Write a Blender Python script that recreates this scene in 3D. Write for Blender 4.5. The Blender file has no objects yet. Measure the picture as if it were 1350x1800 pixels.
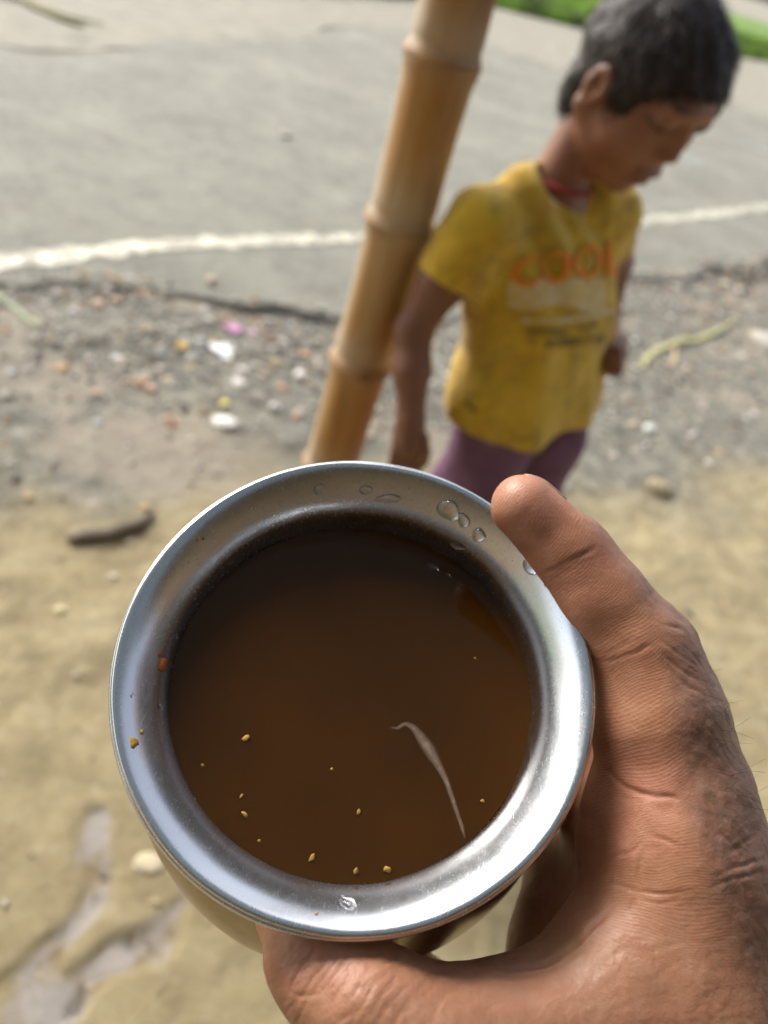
import bpy, bmesh, math, random
import numpy as np
from mathutils import Vector, Matrix
from mathutils.bvhtree import BVHTree

random.seed(7)
rng = np.random.default_rng(7)
SC = bpy.context.scene
COL = SC.collection
R_ = math.radians

# ------------------------------------------------------------------ camera
CAM_H, PITCH, ROLL = 1.20, R_(38), R_(17)
s_, c_ = math.sin(ROLL), math.cos(ROLL)
VIEW = np.array([0, math.cos(PITCH), -math.sin(PITCH)])
UP0 = np.array([0, math.sin(PITCH), math.cos(PITCH)])
RT0 = np.array([1.0, 0, 0])
RT = c_ * RT0 + s_ * UP0
UP = -s_ * RT0 + c_ * UP0
EYE = np.array([0, 0, CAM_H])
cam = bpy.data.cameras.new('camera')
cam.sensor_fit = 'VERTICAL'; cam.sensor_height = 36; cam.lens = 27
cam.clip_start = 0.01; cam.clip_end = 2000
cam.dof.use_dof = True; cam.dof.focus_distance = 0.188
cam.dof.aperture_fstop = 27 / 3.0; cam.dof.aperture_blades = 0
cam_o = bpy.data.objects.new('camera', cam); COL.objects.link(cam_o)
cam_o.matrix_world = Matrix((
    (RT[0], UP[0], -VIEW[0], EYE[0]), (RT[1], UP[1], -VIEW[1], EYE[1]),
    (RT[2], UP[2], -VIEW[2], EYE[2]), (0, 0, 0, 1)))
SC.camera = cam_o

# ------------------------------------------------------------------ sky, sun, exposure
SUN_AZ, SUN_EL = R_(-54), R_(38)          # azimuth from +Y towards +X: forward and to the left
w = bpy.data.worlds.new('World'); SC.world = w; w.use_nodes = True
nt = w.node_tree; nt.nodes.clear()
sky = nt.nodes.new('ShaderNodeTexSky'); sky.sky_type = 'NISHITA'; sky.sun_disc = False
sky.sun_elevation = SUN_EL; sky.sun_rotation = SUN_AZ
sky.air_density = 1.0; sky.dust_density = 4.0; sky.ozone_density = 1.0
hs = nt.nodes.new('ShaderNodeHueSaturation'); hs.inputs['Saturation'].default_value = 0.50
bg = nt.nodes.new('ShaderNodeBackground'); bg.inputs['Strength'].default_value = 0.15
out = nt.nodes.new('ShaderNodeOutputWorld')
nt.links.new(sky.outputs[0], hs.inputs['Color']); nt.links.new(hs.outputs[0], bg.inputs['Color'])
nt.links.new(bg.outputs[0], out.inputs['Surface'])
sun = bpy.data.lights.new('sun', 'SUN'); sun.energy = 1.5; sun.angle = R_(24); sun.color = (1, 0.97, 0.91)
sun_o = bpy.data.objects.new('sun', sun); COL.objects.link(sun_o)
sd = Vector((math.sin(SUN_AZ) * math.cos(SUN_EL), math.cos(SUN_AZ) * math.cos(SUN_EL), math.sin(SUN_EL)))
sun_o.rotation_euler = sd.to_track_quat('Z', 'Y').to_euler()
SC.view_settings.view_transform = 'Standard'
try: SC.view_settings.look = 'None'
except Exception: pass
SC.view_settings.exposure = 1.0; SC.view_settings.gamma = 1.0
SC.render.film_transparent = False
SC.cycles.use_denoising = True
SC.cycles.max_bounces = 14; SC.cycles.transmission_bounces = 12; SC.cycles.caustics_refractive = True

# ------------------------------------------------------------------ measuring helpers
def P(px, py, d):
    """world point seen at photo pixel (1350x1800) at view depth d (metres)"""
    return EYE + d * ((px - 675) / 1350 * RT + (900 - py) / 1350 * UP + VIEW)
def DIR(px, py): return (px - 675) / 1350 * RT + (900 - py) / 1350 * UP + VIEW
def G(px, py, z=0.0):
    v = DIR(px, py); return EYE + v * ((z - CAM_H) / v[2])
def VY(px, py, y):
    v = DIR(px, py); t = y / v[1]; return EYE + v * t, t
def PIX(p):
    q = np.asarray(p) - EYE
    d = q @ VIEW
    return 675 + 1350 * (q @ RT) / d, 900 - 1350 * (q @ UP) / d, d
def nrm(v): v = np.asarray(v, float); return v / np.linalg.norm(v)

# ------------------------------------------------------------------ tagging and mesh helpers
def tag(o, label=None, cat=None, group=None, kind=None):
    if label: o['label'] = label
    if cat: o['category'] = cat
    if group: o['group'] = group
    if kind: o['kind'] = kind
    return o
def link(o, parent=None):
    COL.objects.link(o)
    if parent is not None:
        o.parent = parent
        o.matrix_parent_inverse = parent.matrix_world.inverted() if parent.type != 'EMPTY' else Matrix.Translation(-parent.location)
    return o
def np_mesh(name, V, F, mat=None, parent=None, smooth=True, col=None):
    """F: array (n,3) or (n,4)"""
    V = np.asarray(V, np.float32); F = np.asarray(F, np.int32)
    m = bpy.data.meshes.new(name); k = F.shape[1]
    m.vertices.add(len(V)); m.vertices.foreach_set('co', V.ravel())
    m.loops.add(F.size); m.loops.foreach_set('vertex_index', F.ravel())
    m.polygons.add(len(F)); m.polygons.foreach_set('loop_start', np.arange(0, F.size, k, dtype=np.int32))
    m.update(calc_edges=True)
    m.polygons.foreach_set('use_smooth', np.full(len(F), smooth))
    if col is not None:
        a = m.color_attributes.new('tone', 'FLOAT_COLOR', 'POINT')
        a.data.foreach_set('color', np.concatenate([col, np.ones((len(V), 1))], 1).astype(np.float32).ravel())
    if mat: m.materials.append(mat)
    return link(bpy.data.objects.new(name, m), parent)
def bm_obj(name, bm, mat=None, parent=None, smooth=True):
    m = bpy.data.meshes.new(name); bm.to_mesh(m); bm.free()
    if smooth:
        for p in m.polygons: p.use_smooth = True
    if mat: m.materials.append(mat)
    return link(bpy.data.objects.new(name, m), parent)
def normals_of(o):
    n = np.empty(len(o.data.vertices) * 3, np.float32)
    o.data.vertices.foreach_get('normal', n); return n.reshape(-1, 3)
def verts_of(o):
    n = np.empty(len(o.data.vertices) * 3, np.float32)
    o.data.vertices.foreach_get('co', n); return n.reshape(-1, 3).astype(float)
def set_verts(o, V):
    o.data.vertices.foreach_set('co', np.asarray(V, np.float32).ravel()); o.data.update()
def bvh_of(o):
    return BVHTree.FromPolygons([tuple(v) for v in verts_of(o)], [tuple(p.vertices) for p in o.data.polygons])

# noise
def _hash(i, j, k):
    h = (i.astype(np.int64) * 374761393 + j.astype(np.int64) * 668265263 + k.astype(np.int64) * 2147483647) & 0xffffffff
    h = ((h ^ (h >> 13)) * 1274126177) & 0xffffffff
    return ((h ^ (h >> 16)) & 0xffff) / 65535.0 * 2 - 1
def vnoise(p):
    p = np.asarray(p, float)
    f = np.floor(p); t = p - f; t = t * t * (3 - 2 * t); f = f.astype(np.int64)
    o = 0
    for a in (0, 1):
        for b in (0, 1):
            for c in (0, 1):
                wgt = (t[:, 0] if a else 1 - t[:, 0]) * (t[:, 1] if b else 1 - t[:, 1]) * (t[:, 2] if c else 1 - t[:, 2])
                o = o + wgt * _hash(f[:, 0] + a, f[:, 1] + b, f[:, 2] + c)
    return o
def fbm(p, oct=4):
    o = 0; a = 1.0; p = np.asarray(p, float)
    for _ in range(oct): o = o + a * vnoise(p); p = p * 2.03 + 17.3; a *= 0.5
    return o
def sstep(a, b, x): t = np.clip((x - a) / (b - a), 0, 1); return t * t * (3 - 2 * t)

# signed distance helpers
def cone(p, a, b, r1, r2):
    a = np.asarray(a); ba = np.asarray(b) - a; pa = p - a
    t = np.clip(pa @ ba / (ba @ ba), 0, 1)
    return np.linalg.norm(pa - t[:, None] * ba, axis=1) - (r1 + t * (r2 - r1))
def ellip(p, c, r, M=None):
    q = p - np.asarray(c)
    if M is not None: q = q @ np.asarray(M)          # columns of M are the ellipsoid's axes
    r = np.asarray(r)
    k0 = np.linalg.norm(q / r, axis=1); k1 = np.linalg.norm(q / (r * r), axis=1) + 1e-9
    return k0 * (k0 - 1) / k1
def smin(a, b, k):
    h = np.clip(0.5 + 0.5 * (b - a) / k, 0, 1); return b + (a - b) * h - k * h * (1 - h)
def smax(a, b, k): return -smin(-a, -b, k)

def surf_nets(f, lo, hi, h, lip=1.35):
    lo = np.asarray(lo, float); hi = np.asarray(hi, float)
    B = 4
    nb = np.ceil((hi - lo) / (h * B)).astype(int)
    g = [lo[i] + (np.arange(nb[i]) + 0.5) * B * h - h / 2 for i in range(3)]
    X = np.stack(np.meshgrid(*g, indexing='ij'), -1).reshape(-1, 3)
    s = f(X).reshape(nb)
    act = np.abs(s) < B * h * 0.87 * lip + h
    N = nb * B
    S = np.repeat(np.repeat(np.repeat(np.where(s < 0, -1.0, 1.0), B, 0), B, 1), B, 2).astype(np.float32)
    idx = np.argwhere(act)
    off = np.stack(np.meshgrid(range(B), range(B), range(B), indexing='ij'), -1).reshape(-1, 3)
    I = (idx[:, None, :] * B + off[None]).reshape(-1, 3)
    for k in range(0, len(I), 400000):
        J = I[k:k + 400000]
        S[J[:, 0], J[:, 1], J[:, 2]] = f(lo + J * h)
    ins = S < 0
    c = np.zeros(N - 1, np.int8)
    for a in (0, 1):
        for b in (0, 1):
            for d in (0, 1): c += ins[a:N[0] - 1 + a, b:N[1] - 1 + b, d:N[2] - 1 + d]
    cell = (c > 0) & (c < 8)
    ci = np.argwhere(cell)
    vid = np.full(N - 1, -1, np.int32); vid[cell] = np.arange(len(ci))
    acc = np.zeros((len(ci), 3)); cnt = np.zeros(len(ci))
    cor = [(a, b, d) for a in (0, 1) for b in (0, 1) for d in (0, 1)]
    for u in cor:
        for v in cor:
            if sum(abs(u[i] - v[i]) for i in range(3)) != 1 or u > v: continue
            s0 = S[ci[:, 0] + u[0], ci[:, 1] + u[1], ci[:, 2] + u[2]]
            s1 = S[ci[:, 0] + v[0], ci[:, 1] + v[1], ci[:, 2] + v[2]]
            x = (s0 < 0) != (s1 < 0)
            t = np.where(x, s0 / np.where(s0 - s1 == 0, 1, s0 - s1), 0)
            pt = np.asarray(u)[None] + t[:, None] * (np.asarray(v) - np.asarray(u))[None]
            acc[x] += pt[x]; cnt[x] += 1
    V = lo + (ci + acc / cnt[:, None]) * h
    Q = []
    for ax in range(3):
        a1, a2 = (ax + 1) % 3, (ax + 2) % 3
        sl0 = [slice(None)] * 3; sl1 = [slice(None)] * 3
        sl0[ax] = slice(0, N[ax] - 1); sl1[ax] = slice(1, N[ax])
        d0, d1 = ins[tuple(sl0)], ins[tuple(sl1)]
        e = np.argwhere(d0 != d1)
        ok = (e[:, a1] > 0) & (e[:, a2] > 0) & (e[:, a1] < N[a1] - 1) & (e[:, a2] < N[a2] - 1)
        e = e[ok]
        flip = d0[e[:, 0], e[:, 1], e[:, 2]]
        q = []
        for o1, o2 in ((-1, -1), (0, -1), (0, 0), (-1, 0)):
            k = e.copy(); k[:, a1] += o1; k[:, a2] += o2
            q.append(vid[k[:, 0], k[:, 1], k[:, 2]])
        q = np.stack(q, 1)
        q[~flip] = q[~flip][:, ::-1]
        Q.append(q)
    return V, np.concatenate(Q)

def rev(n):
    return n

def catmull(pts, n):
    pts = np.asarray(pts, float); m = len(pts)
    e = np.vstack([2 * pts[0] - pts[1], pts, 2 * pts[-1] - pts[-2]])
    o = []
    for i in range(m - 1):
        p0, p1, p2, p3 = e[i:i + 4]
        for t in np.linspace(0, 1, n, endpoint=False):
            o.append(0.5 * (2 * p1 + (p2 - p0) * t + (2 * p0 - 5 * p1 + 4 * p2 - p3) * t * t + (3 * p1 - p0 - 3 * p2 + p3) * t ** 3))
    o.append(pts[-1]); return np.array(o)
def tube(pts, rad, seg=10, flat=1.0):
    """vertices and quads of a tube with end caps folded to a point; rad scalar or list"""
    pts = np.asarray(pts, float); n = len(pts); rad = np.broadcast_to(rad, n)
    V = []; F = []; ref = np.array([0.3, 0.2, 0.93])
    for i in range(n):
        t = nrm(pts[min(i + 1, n - 1)] - pts[max(i - 1, 0)])
        a = nrm(np.cross(t, ref)); b = np.cross(t, a)
        for k in range(seg):
            u = 2 * math.pi * k / seg
            V.append(pts[i] + rad[i] * (math.cos(u) * a + math.sin(u) * b * flat))
    for i in range(n - 1):
        for k in range(seg):
            F.append((i * seg + k, i * seg + (k + 1) % seg, (i + 1) * seg + (k + 1) % seg, (i + 1) * seg + k))
    c0, c1 = len(V), len(V) + 1
    V += [pts[0], pts[-1]]
    for k in range(0, seg, 1):
        F.append((c0, (k + 1) % seg, k, k)); F.append((c1, (n - 1) * seg + k, (n - 1) * seg + (k + 1) % seg, (n - 1) * seg + (k + 1) % seg))
    return np.array(V), F
def poly_mesh(name, V, F, mat=None, parent=None, smooth=True):
    m = bpy.data.meshes.new(name)
    m.from_pydata([tuple(v) for v in V], [], [tuple(dict.fromkeys(f)) for f in F]); m.update()
    if smooth:
        for p in m.polygons: p.use_smooth = True
    if mat: m.materials.append(mat)
    return link(bpy.data.objects.new(name, m), parent)

# ------------------------------------------------------------------ materials
class Mat:
    def __init__(s, name, col=(0.5, 0.5, 0.5), rough=0.6, **kw):
        s.m = bpy.data.materials.new(name); s.m.use_nodes = True
        s.t = s.m.node_tree; s.b = s.t.nodes['Principled BSDF']
        s.b.inputs['Base Color'].default_value = (*col, 1); s.b.inputs['Roughness'].default_value = rough
        for k, v in kw.items():
            s.b.inputs[k.replace('_', ' ')].default_value = v
        s.tc = s.t.nodes.new('ShaderNodeTexCoord')
    def n(s, typ, **kw):
        x = s.t.nodes.new(typ)
        for k, v in kw.items():
            if k in x.inputs: x.inputs[k].default_value = v
            else: setattr(x, k, v)
        return x
    def l(s, a, b): s.t.links.new(a, b)
    def noise(s, scale, detail=5, rough=0.6, stretch=None, dist=0.0):
        x = s.n('ShaderNodeTexNoise'); x.inputs['Scale'].default_value = scale; x.inputs['Detail'].default_value = detail
        x.inputs['Roughness'].default_value = rough; x.inputs['Distortion'].default_value = dist
        if stretch is not None:
            mp = s.n('ShaderNodeMapping'); mp.inputs['Scale'].default_value = stretch
            s.l(s.tc.outputs['Object'], mp.inputs['Vector']); s.l(mp.outputs[0], x.inputs['Vector'])
        else: s.l(s.tc.outputs['Object'], x.inputs['Vector'])
        return x.outputs['Fac']
    def ramp(s, fac, stops):
        x = s.n('ShaderNodeValToRGB'); e = x.color_ramp.elements
        while len(e) < len(stops): e.new(0.5)
        for i, (p, c) in enumerate(stops):
            e[i].position = p; e[i].color = (*c, 1) if len(c) == 3 else c
        s.l(fac, x.inputs[0]); return x.outputs[0]
    def mix(s, fac, a, b, mode='MIX'):
        x = s.n('ShaderNodeMixRGB', blend_type=mode)
        for v, i in ((fac, 0), (a, 1), (b, 2)):
            if isinstance(v, (int, float)): x.inputs[i].default_value = v
            elif isinstance(v, tuple): x.inputs[i].default_value = (*v, 1)
            else: s.l(v, x.inputs[i])
        return x.outputs[0]
    def attr(s, name):
        x = s.n('ShaderNodeAttribute', attribute_name=name); return x
    def base(s, c): s.l(c, s.b.inputs['Base Color'])
    def rough(s, c): s.l(c, s.b.inputs['Roughness'])
    def bump(s, h, strength=0.3, dist=0.01, prev=None):
        x = s.n('ShaderNodeBump'); x.inputs['Strength'].default_value = strength; x.inputs['Distance'].default_value = dist
        s.l(h, x.inputs['Height'])
        if prev is not None: s.l(prev, x.inputs['Normal'])
        s.l(x.outputs[0], s.b.inputs['Normal']); return x.outputs[0]

def g3(v): return (v, v, v)

# dirt: tan silt, darker grit and grey where it is mixed with road gravel (mask "tone" red)
D = Mat('dirt', rough=0.85)
a = D.attr('tone'); sep = D.n('ShaderNodeSeparateColor'); D.l(a.outputs['Color'], sep.inputs[0])
tan = D.ramp(D.noise(9, 8, 0.65), [(0.28, (0.20, 0.155, 0.080)), (0.5, (0.318, 0.256, 0.135)), (0.72, (0.40, 0.335, 0.195))])
tan = D.mix(D.ramp(D.noise(28, 6, 0.7), [(0.54, g3(0)), (0.70, g3(0.6))]), tan, (0.45, 0.385, 0.24))
tan = D.mix(D.ramp(D.noise(19, 5, 0.65), [(0.30, g3(0.55)), (0.44, g3(0))]), tan, (0.20, 0.155, 0.08))
tan = D.mix(D.ramp(D.noise(60, 4, 0.7), [(0.58, g3(0)), (0.74, g3(0.45))]), tan, (0.15, 0.115, 0.07))
gry = D.ramp(D.noise(14, 9, 0.75), [(0.30, (0.052, 0.049, 0.038)), (0.43, (0.145, 0.138, 0.106)), (0.54, (0.232, 0.220, 0.168)), (0.68, (0.42, 0.39, 0.30))])
gry = D.mix(D.ramp(D.noise(45, 6, 0.8), [(0.35, g3(0.75)), (0.55, g3(0))]), gry, (0.075, 0.066, 0.052))
dc = D.mix(sep.outputs[0], tan, gry)
dc = D.mix(sep.outputs[1], dc, (0.30, 0.255, 0.19))
wet_sheen = D.ramp(D.noise(17, 5, 0.6, dist=0.5), [(0.42, (0.35, 0.315, 0.295)), (0.52, (0.30, 0.258, 0.215)), (0.60, (0.23, 0.165, 0.075))])  # grey-lavender sky reflection painted into the mud's colour, brown wet mud between
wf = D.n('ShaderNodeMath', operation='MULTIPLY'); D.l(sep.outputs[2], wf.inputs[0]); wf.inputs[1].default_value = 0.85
dc = D.mix(wf.outputs[0], dc, wet_sheen)
D.base(dc)
D.l(D.ramp(sep.outputs[2], [(0.2, g3(0.85)), (0.8, g3(0.5))]), D.b.inputs['Roughness'])
D.bump(D.noise(70, 8, 0.75), 0.7, 0.012)
M_DIRT = D.m

A = Mat('asphalt', rough=0.8)
ac = A.ramp(A.noise(2.2, 8, 0.65), [(0.3, (0.180, 0.174, 0.132)), (0.5, (0.240, 0.232, 0.180)), (0.7, (0.31, 0.30, 0.236))])
ac = A.mix(A.ramp(A.noise(90, 6, 0.85), [(0.36, g3(0.6)), (0.5, g3(0))]), ac, (0.10, 0.095, 0.085))
ac = A.mix(A.ramp(A.noise(75, 5, 0.8, dist=0.4), [(0.60, g3(0)), (0.72, g3(0.5))]), ac, (0.42, 0.39, 0.33))
ac = A.mix(A.ramp(A.noise(1.1, 5, 0.6, (0.4, 1, 1)), [(0.5, g3(0)), (0.75, g3(0.5))]), ac, (0.36, 0.32, 0.25))
ac = A.mix(A.ramp(A.noise(11, 6, 0.7), [(0.36, g3(0.75)), (0.52, g3(0))]), ac, (0.165, 0.157, 0.122))
ac = A.mix(A.ramp(A.noise(26, 4, 0.7), [(0.57, g3(0)), (0.70, g3(0.6))]), ac, (0.42, 0.385, 0.30))
A.base(ac); A.bump(A.noise(120, 6, 0.8), 0.8, 0.008)
M_ASPH = A.m

L = Mat('road_paint', rough=0.6)
L.base(L.mix(L.ramp(L.noise(17, 6, 0.75), [(0.47, g3(0.95)), (0.56, g3(0.1))]), (0.70, 0.66, 0.49), (0.30, 0.28, 0.22)))
M_LINE = L.m
S_ = Mat('sandy_shoulder', rough=0.9)
S_.base(S_.ramp(S_.noise(5, 8, 0.7), [(0.3, (0.225, 0.205, 0.155)), (0.7, (0.345, 0.315, 0.245))])); S_.bump(S_.noise(40, 6), 0.5, 0.02)
M_SAND = S_.m

def leafy(name, c1, c2):
    x = Mat(name, rough=0.55); i = x.n('ShaderNodeAttribute', attribute_name='tone')
    x.base(i.outputs['Color'])
    return x.m
M_GRASS = leafy('grass_blade', 0, 0)
Pb = Mat('pebbles', rough=0.75); Pb.base(Pb.attr('tone').outputs['Color']); Pb.bump(Pb.noise(200, 4), 0.4, 0.002); M_PEB = Pb.m

# water
W = Mat('water', (0.9, 0.9, 0.88), 0.04, IOR=1.333, Transmission_Weight=1.0)
W.bump(W.noise(26, 4, 0.6), 0.12, 0.01); M_WATER = W.m
Wd = Mat('clear_water', (1, 1, 1), 0.0, IOR=1.333, Transmission_Weight=1.0); M_DROP = Wd.m

# brushed steel
K = Mat('satin_steel', (0.60, 0.585, 0.56), 0.24, Metallic=1.0)
sc1 = K.noise(2600, 2, 0.5, (1, 1, 0.06)); sc2 = K.noise(420, 6, 0.75)
K.rough(K.ramp(K.mix(0.5, sc1, sc2), [(0.3, g3(0.19)), (0.7, g3(0.29))]))
K.base(K.mix(K.ramp(K.noise(160, 8, 0.8), [(0.58, g3(0)), (0.80, g3(0.14))]), (0.66, 0.685, 0.71), (0.53, 0.545, 0.56)))
scr = None
for k_, (rx_, ry_, rz_, fr_) in enumerate(((0.3, 0.9, 0.2, 2400), (1.2, 0.2, 1.9, 2800), (2.2, 1.4, 0.7, 2200), (0.8, 2.5, 2.6, 2600))):
    mp_ = K.n('ShaderNodeMapping'); mp_.inputs['Rotation'].default_value = (rx_, ry_, rz_); mp_.inputs['Scale'].default_value = (1, 0.02, 0.35)
    K.l(K.tc.outputs['Object'], mp_.inputs['Vector'])
    nz_ = K.n('ShaderNodeTexNoise'); nz_.inputs['Scale'].default_value = fr_; nz_.inputs['Detail'].default_value = 1.0; K.l(mp_.outputs[0], nz_.inputs['Vector'])
    ln_ = K.ramp(nz_.outputs['Fac'], [(0.70, g3(0)), (0.80, g3(1))])
    scr = ln_ if scr is None else K.mix(1.0, scr, ln_, 'LIGHTEN')
K.rough(K.mix(scr, K.ramp(K.mix(0.5, sc1, sc2), [(0.3, g3(0.19)), (0.7, g3(0.29))]), g3(0.31)))
bb = K.bump(sc1, 0.012, 0.0003); K.bump(K.noise(90, 3, 0.5), 0.02, 0.002, bb)
M_STEEL = K.m

# tea: cloudy brown liquid, light wanders about in it
Te = Mat('tea', (0.04, 0.018, 0.005), 0.02, IOR=1.333, Subsurface_Weight=0.6, Subsurface_Scale=0.02)
Te.b.inputs['Subsurface Radius'].default_value = (1.0, 0.35, 0.08)
Te.base(Te.ramp(Te.noise(15, 2, 0.5), [(0.25, (0.030, 0.0118, 0.0020)), (0.5, (0.046, 0.0162, 0.0022)), (0.78, (0.070, 0.0235, 0.0026))]))
M_TEA = Te.m

# skin: albedo per vertex (palm, back of the hand, lips ...), fine ridges by bump
H_ = Mat('hand_skin', rough=0.42, Subsurface_Weight=0.12, Subsurface_Scale=0.004, Specular_IOR_Level=0.45)
H_.b.inputs['Subsurface Radius'].default_value = (1.0, 0.35, 0.2)
ha = H_.attr('tone').outputs['Color']
hc = H_.mix(H_.ramp(H_.noise(240, 5, 0.7), [(0.42, g3(0.32)), (0.62, g3(0))]), ha, (0.30, 0.095, 0.042))
hc = H_.mix(H_.ramp(H_.noise(70, 4, 0.6), [(0.45, g3(0.0)), (0.75, g3(0.30))]), hc, (0.47, 0.235, 0.13))
H_.base(hc)
rid = H_.attr('ridge')
wv = H_.n('ShaderNodeTexWave', wave_type='BANDS', bands_direction='X')
wv.inputs['Scale'].default_value = 1.0; wv.inputs['Distortion'].default_value = 3.2; wv.inputs['Detail'].default_value = 2.5
wv.inputs['Detail Scale'].default_value = 0.9
H_.l(rid.outputs['Vector'], wv.inputs['Vector'])
vor = H_.n('ShaderNodeTexVoronoi', feature='DISTANCE_TO_EDGE'); vor.inputs['Scale'].default_value = 1250
mp = H_.n('ShaderNodeMapping'); mp.inputs['Scale'].default_value = (1, 0.6, 1); H_.l(H_.tc.outputs['Object'], mp.inputs['Vector'])
H_.l(mp.outputs[0], vor.inputs['Vector'])
pm = H_.attr('palm').outputs['Fac']
mx = H_.n('ShaderNodeMix'); H_.l(pm, mx.inputs[0]); H_.l(vor.outputs['Distance'], mx.inputs[2]); H_.l(wv.outputs['Fac'], mx.inputs[3])
sc = H_.n('ShaderNodeMath', operation='MULTIPLY'); H_.l(vor.outputs['Distance'], sc.inputs[0]); sc.inputs[1].default_value = 2.6
H_.l(sc.outputs[0], mx.inputs[2])
b0 = H_.bump(H_.noise(330, 5, 0.75, dist=0.8), 0.16, 0.0012)
b1 = H_.bump(H_.noise(1100, 4, 0.7), 0.22, 0.0006, b0)
H_.bump(mx.outputs[0], 0.10, 0.0003, b1)
H_.rough(H_.ramp(H_.noise(300, 4, 0.7), [(0.3, g3(0.36)), (0.7, g3(0.52))]))
M_HAND = H_.m
Nl = Mat('nail', (0.42, 0.27, 0.19), 0.3); M_NAIL = Nl.m
B_ = Mat('boy_skin', rough=0.5, Subsurface_Weight=0.08, Subsurface_Scale=0.006)
B_.base(B_.attr('tone').outputs['Color']); B_.bump(B_.noise(120, 4), 0.1, 0.003); M_BOY = B_.m
Hr = Mat('black_hair', (0.02, 0.017, 0.016), 0.5, Specular_IOR_Level=0.35)
Hr.base(Hr.ramp(Hr.noise(60, 4), [(0.3, (0.017, 0.012, 0.010)), (0.7, (0.055, 0.041, 0.034))])); M_HAIR = Hr.m
C = Mat('yellow_cotton', rough=0.9, Sheen_Weight=0.2)
cc = C.ramp(C.noise(16, 6, 0.65), [(0.3, (0.36, 0.205, 0.008)), (0.5, (0.52, 0.325, 0.012)), (0.75, (0.60, 0.40, 0.020))])
cc = C.mix(C.ramp(C.noise(26, 6, 0.7, dist=0.6), [(0.52, g3(0)), (0.72, g3(0.6))]), cc, (0.19, 0.115, 0.03))
cc = C.mix(C.ramp(C.noise(7.5, 6, 0.75, dist=0.8), [(0.56, g3(0)), (0.66, g3(0.55))]), cc, (0.12, 0.085, 0.035))
C.base(cc); C.bump(C.noise(900, 2), 0.2, 0.002); M_SHIRT = C.m
Pu = Mat('purple_cotton', rough=0.9); Pu.base(Pu.ramp(Pu.noise(22, 5), [(0.3, (0.10, 0.045, 0.085)), (0.7, (0.20, 0.10, 0.165))])); M_SHORT = Pu.m
def flat(name, c, r=0.8, nscale=60, var=0.25):
    x = Mat(name, c, r); lo = tuple(v * (1 - var) for v in c); hi = tuple(min(1, v * (1 + var)) for v in c)
    x.base(x.ramp(x.noise(nscale, 5), [(0.3, lo), (0.7, hi)])); return x.m
def faded(name, c):
    x = Mat(name, c, 0.9); x.base(x.mix(x.ramp(x.noise(55, 6, 0.75), [(0.40, g3(0.75)), (0.56, g3(0.08))]), c, (0.50, 0.31, 0.012))); return x.m
M_ORANGE = faded('orange_print', (0.74, 0.17, 0.02)); M_CREAM = faded('cream_print', (0.55, 0.45, 0.25)); M_INK = faded('dark_print', (0.10, 0.075, 0.03))
M_RED = flat('red_thread', (0.33, 0.03, 0.04))
# bamboo
Bm = Mat('bamboo', rough=0.55)
bc = Bm.ramp(Bm.noise(26, 6, 0.65, (1, 1, 0.07)), [(0.28, (0.20, 0.075, 0.011)), (0.5, (0.355, 0.158, 0.022)), (0.75, (0.47, 0.25, 0.055))])
bc = Bm.mix(Bm.ramp(Bm.noise(12, 5, 0.6, (1, 1, 0.15)), [(0.5, g3(0)), (0.75, g3(0.6))]), bc, (0.56, 0.44, 0.25))
bc = Bm.mix(Bm.ramp(Bm.noise(60, 6, 0.8, (1, 1, 0.05)), [(0.62, g3(0)), (0.75, g3(0.6))]), bc, (0.16, 0.085, 0.03))
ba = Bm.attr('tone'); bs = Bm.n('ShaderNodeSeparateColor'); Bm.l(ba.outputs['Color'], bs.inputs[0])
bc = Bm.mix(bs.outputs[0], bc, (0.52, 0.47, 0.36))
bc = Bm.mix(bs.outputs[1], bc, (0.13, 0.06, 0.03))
Bm.base(bc); Bm.bump(Bm.noise(50, 5, 0.7, (1, 1, 0.06)), 0.25, 0.004); M_BAMBOO = Bm.m

# ================================================================== SETTING
# directions of the road, measured on the ground
line_px = [(-260, 497), (-120, 485), (0, 468), (150, 452), (300, 443), (460, 436), (620, 430), (830, 422), (1000, 412), (1120, 398), (1240, 384), (1350, 370), (1480, 350), (1640, 322)]
line_g = np.array([G(x, y) for x, y in line_px])
RD = nrm(line_g[-1] - line_g[0]); RN = np.array([-RD[1], RD[0], 0])     # along, and across to the far side
O0 = G(620, 430)
def along(p): q = np.asarray(p) - O0; return q @ RD, q @ RN
def at(s, t, z=0.0): return O0 + s * RD + t * RN + np.array([0, 0, z])
lin_s = np.array([along(p) for p in line_g])
def line_t(s): return np.interp(s, lin_s[:, 0], lin_s[:, 1])
edge_px = [(-200, 500), (0, 497), (160, 505), (300, 522), (430, 545), (520, 566), (600, 572), (820, 560), (1000, 528), (1120, 500), (1240, 480), (1350, 462), (1500, 440)]
edge_s = np.array([along(G(x, y)) for x, y in edge_px])
edge_s = edge_s[np.argsort(edge_s[:, 0])]
def edge_t(s):
    b = np.interp(s, edge_s[:, 0], edge_s[:, 1])
    q = np.stack([s * 7, s * 0, s * 0 + 3], 1)
    return b + 0.05 * fbm(q, 6)
far_px = [(-250, 30), (0, 66), (250, 80), (460, 62), (560, 44), (700, 52), (870, 88), (1000, 128), (1290, 190), (1480, 240)]
far_s = np.array([along(G(x, y)) for x, y in far_px]); far_s = far_s[np.argsort(far_s[:, 0])]
grs_px = [(-400, -90), (0, -40), (500, -15), (640, 0), (720, 2), (870, 16), (1030, 56), (1290, 100), (1480, 135)]
grs_s = np.array([along(G(x, y)) for x, y in grs_px]); grs_s = grs_s[np.argsort(grs_s[:, 0])]
def far_t(s): return np.interp(s, far_s[:, 0], far_s[:, 1])
def grs_t(s): return np.interp(s, grs_s[:, 0], grs_s[:, 1])

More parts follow.
